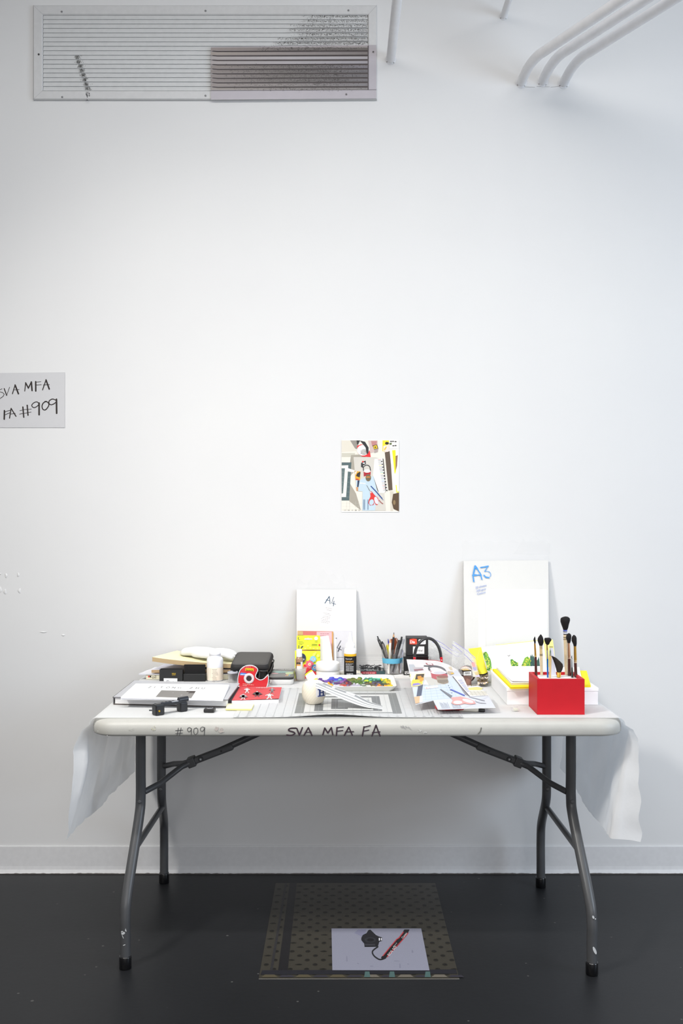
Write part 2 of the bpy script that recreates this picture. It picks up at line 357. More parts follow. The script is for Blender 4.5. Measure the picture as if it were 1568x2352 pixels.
# the grey-brown sheet over the vent's lower right corner: a printed picture of the slats behind it
Y0 = -.0150
px0, px1, py0, py1 = 484, 864, 108, 227
vs = MB(); a = aty(px0, py1, Y0); b = aty(px1, py0 - 5, Y0)
vs.slab([(a[0], Y0, aty(0, 229, Y0)[2]), (b[0], Y0, aty(0, 226, Y0)[2]), (b[0], Y0, aty(0, 103, Y0)[2]), (a[0], Y0, aty(0, 108, Y0)[2])], (0, -.0012, 0), '#b3aeb4')
def V(px, py, k=1): return aty(px, py, Y0 - .00025 * k)
vs.face([V(484, 207), V(845, 205), V(845, 105), V(484, 109)], '#a19a9b')
for i in range(10):
    y = 112 + i * 10.3; hi = ['#7d7674', '#a8a3a3', '#c2bdbf', '#bdb8ba', '#857e7d', '#7f7877', '#8b8483', '#878180', '#908988', '#a7a1a0'][i]
    tri = [('#958a86', '#7a7371', '#68635f'), ('#a0968f', '#8f8785', '#777170'), ('#aaa3a2', '#b2adb0', '#a6a2a6'), ('#aaa3a2', '#aba6a9', '#98949a'), ('#8f8682', '#77716f', '#76727a'), ('#8a817e', '#6f6a68', '#6b686c'), ('#8d8482', '#75706d', '#6a676b'), ('#8b8280', '#75706e', '#6d6a6d'), ('#948b88', '#8b8583', '#7d7a7d'), ('#9c948e', '#8f8986', '#85817f')][i]
    tri = [[int(c_[q:q + 2], 16) / 255 for q in (1, 3, 5)] for c_ in tri]
    for q in range(24):
        f = (q + .5) / 12; c0, c1 = (tri[0], tri[1]) if f < 1 else (tri[1], tri[2]); f = f % 1
        xa, xb = 484 + 361 * q / 24, 484 + 361 * (q + 1) / 24
        vs.face([V(xa, min(y + 4, 206), 2), V(xb, min(y + 4, 206), 2), V(xb, y - 2.6, 2), V(xa, y - 2.6, 2)], tuple(u_ + (w_ - u_) * f for u_, w_ in zip(c0, c1)))
    if i < 9:
        vs.face([V(484, y + 5, 3), V(490, y + 6.6, 3), V(500, y + 7.6, 3), V(845, y + 7.0, 3), V(845, y + 3.0, 3), V(500, y + 4.9, 3), V(490, y + 4.3, 3)], '#372e30')
for _ in range(3600):
    i = random.choice([0, 0, 4, 4, 5, 5, 6, 6, 7, 7, 8, 9]); y = 112 + i * 10.3 + random.gauss(0, 2.6); x = random.triangular(500, 844, 760)
    if i == 0 and x < 590: continue
    w = random.uniform(.4, 1.6); h = random.uniform(.4, 1.5); vs.face([V(x, y, 4), V(x + w, y, 4), V(x + w, y - h, 4), V(x, y - h * .6, 4)], random.choice(['#3b3735', '#57524f', '#2b2827']))
vs.face([V(844, 206, 5), V(846.5, 206, 5), V(846.5, 104, 5), V(844, 105, 5)], '#4e484a')
vs.face([V(484.3, 208.4, 5), V(864, 206.4, 5), V(864, 205.6, 5), V(484.3, 207.4, 5)], '#6c6668')
for px, py in ((795, 216.5), (857, 119)): vs.face([V(px + dx, py + dy, 6) for dx, dy in ell(0, 0, 2.2, 2.2, 10)][::-1], '#5c585a')
tag(vs.build('vent_print', GLOSSP, None, (a[0], Y0, a[2])), 'grey-brown printed sheet showing dirty slats, covering the lower right corner of the wall vent', 'print')

# ---------------------------------------------------------------- white pipes coming out of the wall
def pipe(name, pts, r, label, group=None, chips=()):
    m = MB(); m.tube(bez(pts, 8), r, '#ececee', 20, smooth=True)
    t = thing(name, label, 'pipe', pts[0], group)
    m.build('pipe_body', PAINTED, t)
    m = MB(); p = pts[0]
    rows = [[(p[0] + rr * (1 + .1 * noise.noise(Vector((k * 1.3, p[0] * 9, 0)))) * math.cos(2 * math.pi * k / 24), y, p[2] + rr * (1 + .1 * noise.noise(Vector((k * 1.3, p[0] * 9, 0)))) * math.sin(2 * math.pi * k / 24)) for k in range(24)] for rr, y in ((r * 1.25, -.0005), (r * 1.18, -.002), (r * .98, -.0035))]
    m.grid(rows, lambda i, j: '#8a8886' if (j * j * 3) % 17 in (2, 10) and i == 1 else '#e4e4e6', cu=True)
    m.build('paint_collar', PAINTED, t)
    return t
zp = 2.905
def wx(px): return (px - 784) * D / F
pipe('ceiling_pipe', [(wx(897), .0, 2.99), (wx(897), -.4, 2.992), (wx(897) - .003, -1.2, 2.995)], .0165, 'straight white pipe coming out of the wall right of the vent', chips=1)
pipe('ceiling_pipe', [(wx(1156), 0, 3.148), (wx(1156), -.5, 3.15)], .0125, 'thin short white pipe stub at the top of the wall, left of the bent pipes')
for k, (px, lab) in enumerate(((1197, 'leftmost of the three bent white pipes turning away under the ceiling'), (1246, 'middle one of the three bent white pipes turning away under the ceiling'), (1294, 'rightmost of the three bent white pipes turning away under the ceiling'))):
    X0 = wx(px); dz = (0, .004, -.002)[k]; b = .19 - .0 * k
    pts = [(X0, 0, zp + dz), (X0, -.06, zp + dz), (X0 + .003, -.13, zp + dz), (X0 + .018, -b - .02, zp + dz), (X0 + .055, -b - .10, zp + dz), (X0 + .30, -b - .60, zp + dz), (X0 + .85, -b - 1.7, zp + dz)]
    pipe('bent_pipe', pts, .0172, lab, 'bent pipes under the ceiling')
# bracket between the bent pipes
p = aty(1383, 33, -.50); m = MB(); m.box((p[0] - .002, -.50, p[2]), (.022, .02, .014), '#4a4d4e', R(-25), .002); m.box((p[0] - .018, -.48, p[2] - .002), (.02, .012, .006), '#cfcfd2', R(-25), .001)
tag(m.build('pipe_clamp', PAINTED, None, p), 'small dark clamp gripping between the left and middle bent pipes', 'clamp')
# cracked plaster lip under the three pipes
m = MB()
for a, b in zip(*[iter([(1203, 199), (1228, 200), (1232, 198), (1262, 199), (1264, 200), (1290, 197)])] * 2):
    q = [aty(a[0], a[1], -.0006), aty(b[0], b[1], -.0006), aty(b[0], b[1] + .9, -.0006), aty(a[0], a[1] + .9, -.0006)]; m.face(q[::-1], '#9a9896')
struct(m.build('trim_2', PAINTED))

# ---------------------------------------------------------------- paper sign and photo print on the wall
Y0 = -.0022; sg = MB()
q = [aty(-28, 982, Y0), aty(149, 982, Y0), aty(149, 855, Y0), aty(-28, 857, Y0)]; sg.slab(q, (0, -.0006, 0), '#c6c6c8')
Zs = zoom(0, 840, 9.8)
sg.ink([(14, [(45, 522), (-5, 540), (-25, 580), (60, 605), (95, 640), (70, 690), (0, 740), (-20, 745)]), (22, [(95, 515), (150, 670)]), (12, [(150, 670), (215, 485)]),
        (22, [(280, 632), (340, 435)]), (34, [(340, 435), (415, 632)]), (12, [(300, 545), (430, 535)]),
        (20, [(557, 572), (577, 385)]), (30, [(577, 385), (640, 505)]), (26, [(640, 505), (705, 365)]), (34, [(705, 365), (722, 560)]),
        (34, [(803, 360), (805, 570)]), (12, [(810, 372), (920, 358)]), (14, [(815, 437), (930, 428)]),
        (22, [(958, 545), (1035, 320)]), (34, [(1035, 320), (1108, 525)]), (14, [(975, 435), (1110, 425)]),
        (34, [(100, 1010), (95, 1205)]), (14, [(105, 1040), (235, 1000)]), (14, [(105, 1110), (230, 1055)]),
        (24, [(215, 1180), (250, 960)]), (24, [(250, 960), (360, 1140)]), (14, [(235, 1090), (345, 1075)]),
        (30, [(515, 930), (535, 1160)]), (30, [(612, 890), (630, 1115)]), (12, [(445, 1010), (575, 985), (705, 975)]), (13, [(440, 1090), (700, 1045)]),
        (20, bez([(875, 850), (830, 815), (760, 835), (715, 890), (740, 935), (790, 940), (850, 900), (880, 860)], 4)), (36, [(880, 840), (880, 1105)]),
        (24, bez([(1040, 800), (975, 840), (945, 910), (965, 980), (1020, 995), (1080, 930), (1100, 870), (1070, 820), (1010, 805)], 4)),
        (22, bez([(1245, 770), (1180, 750), (1110, 790), (1105, 850), (1150, 880), (1210, 860), (1250, 830)], 4)), (38, [(1270, 755), (1275, 1070)])],
       lambda x, y: aty(*Zs(x, y), Y0 - .0003), 20, '#2f2827')
tag(sg.build('paper_sign', PAPER, None, q[0]), 'white paper sign with black handwritten letters and a number, stuck to the wall at left', 'sign')

ph = MB(); Y0 = -.002
q = [aty(784, 1176, Y0), aty(916, 1176, Y0), aty(916, 1011, Y0), aty(784, 1011, Y0)]; ph.slab(q, (0, -.0006, 0), '#f2f2f0')
Zp = zoom(760, 990, 8.711)
def PP(poly, col, k=1): ph.face([aty(*Zp(*p), Y0 - .0002 * (k + len(ph.f) % 50 * .018)) for p in poly][::-1], col)
def photo_scene(PP, ink, mini=True):
    PP([(212, 187), (1358, 187), (1358, 1608), (212, 1600)], '#e3ded3')
    PP([(212, 187), (420, 187), (520, 400), (212, 420)], '#d8d2c4', 2); PP([(380, 187), (530, 187), (560, 380), (480, 350)], '#8f8a82', 2)
    PP([(212, 440), (480, 440), (470, 520), (212, 520)], '#c3c0b2', 2)
    PP([(400, 480), (560, 470), (700, 520), (450, 540), (470, 800), (390, 900), (350, 1000), (500, 1250), (600, 1590), (360, 1400)], '#a39d90', 2)
    PP([(212, 628), (408, 628), (362, 1390), (212, 1390)], '#4f6264', 3); PP([(212, 690), (345, 685), (300, 1320), (212, 1322)], '#e9e8dd', 4); PP([(212, 745), (278, 745), (240, 1248), (212, 1250)], '#5b6d6e', 5)
    for k in range(6): PP(rect(212, 820 + k * 100, 370, 823 + k * 100), '#9fb0ae', 6)
    for k in range(9): PP(rect(212, 1440 + k * 22, 600, 1442 + k * 22) if k in (0, 3, 6) else rect(250 + k * 60, 1400, 253 + k * 60, 1590), '#c9c8bf', 5)
    PP([(1075, 430), (1180, 400), (1230, 1180), (1150, 1190)], '#5b4c3e', 3); PP([(1180, 1200), (1250, 1210), (1240, 1600), (1190, 1600)], '#cfc8ba', 3)
    PP([(1170, 370), (1358, 350), (1358, 1180), (1250, 1180)], '#f4f3ef', 4); PP([(1220, 385), (1290, 380), (1300, 860), (1270, 850)], '#f2ea1c', 5)
    PP([(1290, 500), (1335, 480), (1320, 700), (1290, 800)], '#8a6a52', 6); PP([(1260, 930), (1330, 700), (1358, 700), (1358, 1190), (1310, 1230)], '#f8f8f8', 7)
    PP([(1290, 1080), (1310, 1080), (1325, 1215), (1358, 1212), (1358, 1230), (1310, 1230)], '#f0e81c', 8)
    PP([(1240, 1260), (1358, 1232), (1358, 1608), (1250, 1560), (1215, 1430)], '#55402c', 5); PP(ell(1265, 1430, 25, 50), '#8a7350', 6)
    PP([(1030, 187), (1160, 187), (1150, 300), (1080, 420), (1030, 400)], '#f0d82a', 4); PP(ell(1118, 245, 38, 28), '#1c1a18', 5)
    PP([(1045, 300), (1160, 270), (1165, 400), (1130, 420), (1045, 405)], '#e9d6cf', 5); PP([(1060, 360), (1110, 300), (1110, 330), (1070, 400)], '#e0c030', 6)
    PP([(1160, 187), (1358, 187), (1358, 345), (1170, 360)], '#f0ebe6', 5)
    for x, y in ((1200, 208), (1240, 207), (1290, 212), (1245, 295), (1290, 292)): PP(ell(x, y, 22, 12), '#2c2a28', 6)
    PP([(1165, 240), (1215, 230), (1210, 280), (1170, 275)], '#64724a', 6)
    PP([(740, 190), (930, 187), (940, 400), (790, 440), (770, 320)], '#c9b3ae', 4); PP([(800, 200), (920, 200), (900, 330), (820, 300)], '#b87f7c', 5)
    PP([(830, 290), (920, 270), (945, 350), (860, 370)], '#1e1b18', 6); PP([(845, 300), (910, 282), (930, 345), (860, 358)], '#f3c51d', 7); PP(ell(885, 322, 20, 12), '#2a2520', 8); PP([(862, 372), (945, 350), (935, 420), (866, 440)], '#a89a96', 6)
    # red pot seen from above
    PP([(520, 300), (600, 265), (700, 290), (775, 400), (795, 520), (620, 510), (530, 440)], '#e3252b', 6); PP(ell(640, 385, 122, 108), '#f1f1f0', 7); PP(ell(660, 420, 70, 60), '#b8b6b2', 8)
    for a in range(10): PP(ell(640 + 50 * math.cos(a), 430 + 38 * math.sin(a * 1.7), 5, 5, 6), '#3c3a38', 9)
    PP([(510, 187), (580, 187), (540, 270), (520, 260)], '#2b2a2b', 9); PP([(580, 190), (680, 215), (750, 330), (750, 430), (720, 470), (705, 420), (690, 330), (620, 240)], '#28282a', 10)
    # inner sheet
    PP([(450, 520), (900, 525), (950, 545), (1010, 560), (1060, 1240), (1095, 1590), (620, 1592), (630, 1210), (510, 1200), (480, 900)], '#cdc9c0', 6)
    PP([(500, 985), (850, 900), (930, 1240), (880, 1590), (625, 1592), (630, 1208), (510, 1195)], '#bcd0dc', 7)
    PP([(870, 560), (1040, 545), (1105, 1190), (1060, 1240), (950, 1235), (840, 880)], '#efeeea', 7)
    for k in range(22):
        y = 565 + k * 29; x = 935 + k * 5
        PP(rect(x, y, x + 65, y + 7), ['#c0504a', '#555555', '#666666', '#777777', '#e5d420', '#888888', '#6a6a6a', '#444466', '#556655', '#3fae7c', '#e8dc70', '#555555', '#777777', '#6a6a9a', '#3f9f90', '#3c78c0', '#888888', '#777777', '#cc4444', '#777777', '#c05050', '#555555'][k], 8)
        PP(rect(x + 62, y + 4, x + 88, y + 24), '#2c2c2c' if k % 2 else '#e7e5e1', 9)
    PP([(1030, 545), (1050, 560), (1100, 1100), (1085, 1240), (1070, 1000)], '#4a4846', 8)
    PP([(600, 640), (690, 590), (700, 660), (640, 690), (645, 740), (600, 720)], '#26282c', 8); PP(rect(620, 598, 652, 625), '#d8362e', 9); PP(rect(635, 632, 680, 655), '#eeeeee', 9)
    PP([(650, 790), (795, 790), (790, 880), (690, 900), (655, 910)], '#a8202c', 9); PP(ell(722, 800, 70, 34), '#eceaea', 10)
    ink([(16, bez([(650, 790), (650, 720), (710, 680), (770, 710), (790, 790)], 4))], '#2c2c2e', 11)
    PP(ell(745, 935, 55, 72), '#6e5f45', 10); PP(ell(745, 920, 48, 14), '#c0803a', 11)
    PP([(475, 800), (590, 810), (580, 985), (490, 980)], '#d9a22a', 9); PP([(520, 850), (570, 815), (590, 830), (570, 930), (500, 900)], '#2d2420', 10); PP([(490, 950), (560, 960), (550, 985), (500, 980)], '#c0392b', 10)
    PP([(480, 820), (520, 800), (490, 880)], '#e9e4ea', 10); PP([(530, 990), (570, 985), (550, 1120), (520, 1118)], '#20304c', 9); PP([(500, 1125), (545, 1120), (540, 1198), (510, 1195)], '#c89468', 9)
    PP([(330, 740), (470, 785), (460, 830), (325, 805)], '#efece4', 7); PP([(580, 1030), (690, 1045), (690, 1062), (578, 1052)], '#f2f0f0', 9)
    PP([(840, 890), (930, 1190), (960, 1240), (925, 1180)], '#54443c', 9)
    # scissors and pencil
    PP([(705, 1080), (720, 1090), (790, 1210), (765, 1190)], '#5d5f62', 10)
    PP([(780, 1215), (810, 1205), (880, 1290), (940, 1340), (955, 1400), (930, 1480), (890, 1475), (870, 1420), (850, 1480), (780, 1490), (745, 1440), (760, 1370), (790, 1310)], '#d32f2b', 11)
    PP(ell(810, 1425, 46, 60, 14, .3), '#b9cede', 12); PP(ell(905, 1390, 38, 78, 14, -.3), '#d8d6de', 12); PP(ell(797, 1230, 12, 12), '#f0eeee', 13)
    ink([(20, [(800, 1105), (900, 1210)]), (22, [(900, 1210), (1020, 1350)]), (10, [(1015, 1350), (1042, 1382)])], '#234a8c', 12)
    ink([(18, bez([(965, 1385), (990, 1420), (1035, 1455)], 4))], '#a0605a', 12)
    for k in range(5): PP(rect(645 + k * 14 + (k > 2) * 40, 1370, 652 + k * 14 + (k > 2) * 40, 1575), '#4f6a8c', 9)
photo_scene(PP, lambda st, col, k: ph.ink(st, lambda x, y: aty(*Zp(x, y), Y0 - .0002 * k), 10, col))
for k, t in enumerate(('17', '18', '19', '20', '21')):
    ph.decal(text2d(t, 30, 1.3), lambda x, y: aty(*Zp(258 + k * 72 + x, 1596 - y), Y0 - .0021), '#4a4a48')
tag(ph.build('photo_print', GLOSSP, None, q[0]), 'small colour photograph of a work table with red scissors, stuck on the wall', 'photograph')

# ---------------------------------------------------------------- big dark print lying on the floor
Z0 = .0012; fp = MB(); a = onz(595, 2249, 0); b = onz(1055, 2249, 0); c = onz(998, 2029, 0)
x0, x1, y0, y1 = -.235, .3345, a[1], c[1]
fp.prism([(x0, y0), (x1, y0), (x1, y1), (x0, y1)], .0002, Z0, '#3b3830', side='#b8b4ae')
def FP(poly, col, k=1): fp.face([(x, y, Z0 + .00012 * (k + len(fp.f) % 50 * .018)) for x, y in poly], col)
def fq(px, py): return onz(px, py, 0)
for r in range(24):
    y = y0 + .03 + r * .0292
    for k in range(13):
        x = x0 + .015 + k * .0475 + (.0237 if r % 2 else 0)
        if x > x1 - .008 or y > y1 - .01: continue
        dash = (r + k) % 4 == 0
        FP(ell(x, y, .011 if dash else .0078, .0048 if dash else .0085, 10), '#24221d', 2); FP(ell(x + .001, y + .002, .006, .0035, 8), '#1b1a17', 3)
FP([(x0 + .052, y0 + .02), (x0 + .08, y0 + .02), (x0 + .075, y1), (x0 + .05, y1)], '#1d1c1e', 4)
FP([(x0 + .028, y0 + .02), (x0 + .036, y0 + .02), (x0 + .04, y1), (x0 + .034, y1)], '#2d2c2e', 4)
FP([fq(598, 2240), fq(1050, 2238), fq(1047, 2228), fq(602, 2230)], '#232329', 5)
for k in range(6):
    px = 600 + k * 78; FP([fq(px, 2246), fq(px + 38, 2246), fq(px + 30, 2240), fq(px + 8, 2240)], '#6d675d' if k > 2 else '#554e3c', 6)
    FP([fq(px + 40, 2246), fq(px + 76, 2246), fq(px + 70, 2241), fq(px + 46, 2241)], '#34323a', 6)
for px in (836, 893, 975): FP([fq(px, 2246), fq(px + 14, 2246), fq(px + 12, 2233), fq(px + 2, 2233)], '#4c6664', 7)
FP([fq(x, y) for x, y in ((763, 2230), (986, 2230.5), (967, 2134), (761, 2134))], '#8f90a0', 8)
for px, py, w, h in ((795, 2210, 3, 12), (893, 2200, 1.4, 28), (917, 2225, 3, 10), (905, 2210, 14, 1.5), (945, 2190, 4, 6), (850, 2222, 8, 2), (820, 2216, 5, 2), (935, 2217, 5, 2)):
    FP([fq(px, py), fq(px + w, py), fq(px + w * .7, py - h), fq(px, py - h)], '#7e7f90', 9)
Zf = zoom(720, 2080, 4.6118)
def FZ(poly, col, k): FP([fq(*Zf(*p)) for p in poly], col, k)
FZ([(500, 330), (430, 300), (470, 262), (560, 258), (520, 420)], '#82839a', 9)
FZ([(505, 350), (520, 320), (560, 300), (580, 268), (600, 262), (660, 320), (690, 335), (725, 345), (725, 382), (695, 392), (680, 445), (540, 447), (535, 410), (505, 375)], '#202024', 10)
FZ(ell(600, 372, 62, 30), '#2e2f34', 11); FZ(ell(602, 372, 38, 17), '#17171a', 12); FZ(rect(690, 352, 702, 380), '#e8e8ee', 12); FZ(rect(712, 352, 722, 378), '#d8d8de', 12); FZ(rect(540, 415, 650, 432), '#3a3a40', 11)
fp.ink([(15, bez([(680, 445), (625, 490), (635, 535), (680, 572), (715, 580), (760, 565)], 5))], lambda x, y: (*fq(*Zf(x, y)), Z0 + .00012 * 10), 15, '#25262a')
FZ([(715, 555), (745, 525), (870, 385), (940, 295), (960, 262), (1015, 262), (990, 320), (900, 425), (790, 545), (745, 578), (718, 575)], '#1e1d20', 11)
fp.ink([(9, [(735, 540), (800, 460), (880, 365), (905, 350), (950, 290)]), (8, [(778, 553), (850, 470), (930, 385), (1000, 300)])], lambda x, y: (*fq(*Zf(x, y)), Z0 + .00012 * 12), 8, '#c03a40')
def strap(ox, oy):
    ang = math.atan2(-205, 170)
    return lambda x, y: (*fq(*Zf(ox + x * .62 + y * .72 * 1, oy - x * .75 + y * .42)), Z0 + .00012 * 13)
fp.decal(text2d('EOS 5D', 44, .9), lambda x, y: strap(800, 545)(x, -y), '#e8e8ea'); fp.decal(text2d('Mark II', 22, .9), lambda x, y: strap(850, 450)(x, -y), '#d8d8da'); fp.decal(text2d('Canon', 36, .8), lambda x, y: strap(945, 360)(x, -y), '#e8e8ea')
tag(fp.build('floor_print', FLOORP, None, (0, y0, 0)), 'large dark print with a camera on a pale square, lying on the floor', 'print')

# ================================================================ THE TABLE
tx0, tx1, ty0, ty1 = -.718, .808, -.846, -.088
tbl = thing('folding_table', 'long grey plastic folding table with steel legs, lettered by hand along its front edge', 'table', (.044, -.46, 0))
m = MB(); rows = []
for ins, z in ((.03, .6945), (.008, .691), (.003, .693), (.001, .698), (0, .712), (.0015, .7215), (.006, .729), (.013, .7335), (.022, .7362), (.032, ZT)):
    rows.append([(x, y, z) for x, y in rrect(tx0 + ins, tx1 - ins, ty0 + ins, ty1 - ins, .075 - ins * .8, 10)])
m.grid(rows, '#b9b8b2', cu=True, caps=True)
def FR(x, y): return aty(x, y, ty0 - .0006)
for px, py, w, h, c in ((870, 1661, 18, 3, '#c9a79c'), (890, 1657, 60, 2, '#a8a49c'), (1190, 1655, 6, 2.5, '#b8405a'), (350, 1652, 14, 3, '#d2c878'), (352, 1672, 12, 14, '#d3cfb0'), (300, 1676, 16, 8, '#d4d4cc'),
                       (930, 1672, 30, 9, '#a8a6a8'), (963, 1679, 12, 6, '#e8e8e6'), (975, 1683, 10, 6, '#e6e6e4'), (925, 1684, 4, 4, '#e6e6e4'), (1012, 1681, 5, 5, '#e6e6e4'), (500, 1675, 30, 16, '#b9a9a2'), (660, 1668, 24, 10, '#b5a3a6'), (246, 1690, 4, 3, '#ddddd8'), (225, 1680, 3, 4, '#ddddd8'), (420, 1663, 16, 5, '#8f9089')):
    zz = aty(px, py, ty0)[2]
    if zz > .7165: continue
    for q in range(9): m.face([(lambda g_: (g_[0], g_[1] - .00003 * q, g_[2]))(FR(px + ox_ + dx, py + oy_ + dy)) for ox_, oy_ in [(random.uniform(-w, w) * .4, random.uniform(-h, h) * .4)] for dx, dy in ell(0, 0, w * random.uniform(.05, .15), h * random.uniform(.06, .18), 7, random.random())][::-1], tuple(.55 * a_ + .45 * b_ for a_, b_ in zip([int(c[i:i + 2], 16) / 255 for i in (1, 3, 5)], (.72, .72, .70))))
Zt = zoom(100, 1620, 2.904)
m.ink([[(899, 152), (890, 200)], [(917, 150), (906, 203)], [(880, 168), (928, 165)], [(880, 190), (925, 184)],
       bez([(986, 156), (972, 148), (960, 158), (964, 174), (978, 172), (986, 158)], 4), [(986, 154), (984, 200)], bez([(1018, 150), (1004, 158), (1001, 180), (1012, 196), (1026, 184), (1028, 160), (1018, 150)], 4),
       bez([(1074, 150), (1058, 144), (1046, 156), (1050, 172), (1064, 170), (1073, 154)], 4), [(1075, 148), (1070, 202)]], lambda x, y: FR(*Zt(x, y)), 3.6, '#3a3a3c')
Zq = zoom(180, 1640, 2.178)
m.ink([bez([(1088, 71), (1060, 72), (1051, 82), (1075, 90), (1082, 98), (1065, 107), (1042, 105)], 4), [(1092, 72), (1105, 106), (1120, 68)], [(1128, 107), (1150, 68), (1168, 108)], (4, [(1133, 92), (1165, 90)]),
       [(1222, 104), (1232, 70), (1247, 95), (1265, 68), (1272, 104)], [(1290, 108), (1293, 68)], (5, [(1293, 68), (1325, 64)]), (5, [(1292, 86), (1322, 82)]), [(1330, 107), (1352, 66), (1370, 107)], (5, [(1335, 90), (1376, 88)]),
       [(1420, 110), (1428, 64)], (5, [(1428, 66), (1460, 58)]), (5, [(1424, 86), (1452, 80)]), [(1468, 110), (1488, 56), (1508, 110)], (5, [(1470, 93), (1508, 89)])], lambda x, y: FR(*Zq(x, y)), 7, '#33232e')
m.ink([(2.5, [(1105, 1672), (1103, 1680), (1098, 1686)])], FR, 3, '#6d6d66')
m.build('tabletop', TABLEM, tbl)
STEEL = '#4b4c4e'
def leg(up, foot, bend_hi, bend_lo, scuff=None):
    (ux, uy), (fx, fy) = up, foot; m = MB()
    pts = bez([(ux, uy, .6905), (ux, uy, bend_hi + .12), (ux, uy, bend_hi + .03), (ux + (fx - ux) * .12, uy + (fy - uy) * .12, bend_hi - .03), (ux + (fx - ux) * .85, uy + (fy - uy) * .85, bend_lo + .045), (fx, fy, bend_lo - .02), (fx, fy, .09), (fx, fy, .004)], 6)
    m.tube(pts, .0152, STEEL, 18)
    p = (ux, uy - .0155, bend_hi + .02); m.lathe(0, 0, [(.006, 0), (.0055, .002), (.003, .003)], '#5a5b5d', 12, M=Matrix.Translation(p) @ Matrix.Rotation(R(90), 4, 'X'))
    for sx, sz, w, h in (scuff or ()):
        m.face([(fx + sx + dx, fy - .0158 - .0 * dx, sz + dz) for dx, dz in ell(0, 0, w, h, 9, .4)][::-1], '#c9cbcc')
    l = m.build('leg', PAINTED, tbl)
    c = MB(); c.lathe(fx, fy, [(.0155, .0005), (.0178, .002), (.0178, .034), (.0168, .037), (.0153, .037)], '#161618', 20); c.build('foot_cap', SHINY, l)
leg((-.61, -.633), (-.628, -.765), .43, .175, ((.002, .122, .0022, .011), (-.003, .108, .006, .004), (-.006, .112, .003, .003), (0, .074, .004, .0013), (-.004, .098, .001, .006)))
leg((-.61, -.285), (-.634, -.100), .37, .19)
leg((.697, -.633), (.718, -.803), .43, .175, ((.004, .075, .004, .012), (0, .17, .003, .005), (.006, .165, .002, .002)))
leg((.695, -.285), (.704, -.140), .37, .19)
for ux, s in ((-.618, 1), (.706, -1)):
    m = MB(); m.tube([(ux + .002 * s, -.695, .322), (ux + .004 * s, -.235, .315)], .0098, STEEL, 14); m.build('crossbar', PAINTED, tbl)
for s, ux, cx in ((1, -.61, -.481), (-1, .696, .567)):
    m = MB(); yc = -.457; C = (cx, yc, .523); dx = .191 * s
    m.tube([(ux + .010 * s, -.628, .474), (ux + .05 * s, -.585, .488), (cx - .03 * s, yc - .02, .512), (cx, yc - .011, .523)], .0092, STEEL, 12)
    m.tube([(ux + .010 * s, -.290, .466), (ux + .05 * s, -.33, .484), (cx - .03 * s, yc + .02, .512), (cx, yc + .011, .523)], .0092, STEEL, 12)
    b = m.build('brace', PAINTED, tbl)
    m = MB(); E1 = (cx + .09 * s, yc, .5575); E2 = (cx + .115 * s, yc, .570); E3 = (cx + .385 * s, yc, .6905)
    d = Vector(E1) - Vector(C); rot = Matrix.Rotation(-math.atan2(d.z, d.x), 4, 'Y')
    m.box(tuple((Vector(C) + Vector(E1)) / 2 + Vector((.02 * s, 0, .0075))), (d.length + .05, .03, .021), STEEL, bev=.006, rot=rot)
    m.tube([E1, E2, E3], [.0115, .0105, .0105], STEEL, 14)
    p = tuple(Vector(C) + d * .34 + Vector((0, -.0155, 0)))
    for q, r, cc in ((p, .0085, '#38393b'), ((p[0], p[1] - .002, p[2]), .0035, '#a9abad')): m.lathe(0, 0, [(r, 0), (r * .8, .0025)], cc, 14, M=Matrix.Translation(q) @ Matrix.Rotation(R(90), 4, 'X'))
    q = tuple(Vector(E1) + Vector((.006 * s, -.0155, .003))); m.lathe(0, 0, [(.003, 0), (.003, .0006)], '#151516', 10, M=Matrix.Translation(q) @ Matrix.Rotation(R(90), 4, 'X'))
    m.build('folding_arm', PAINTED, b)
    m = MB(); m.box(C, (.026, .042, .03), '#424345', bev=.003, rot=rot); m.build('locking_collar', PAINTED, b)

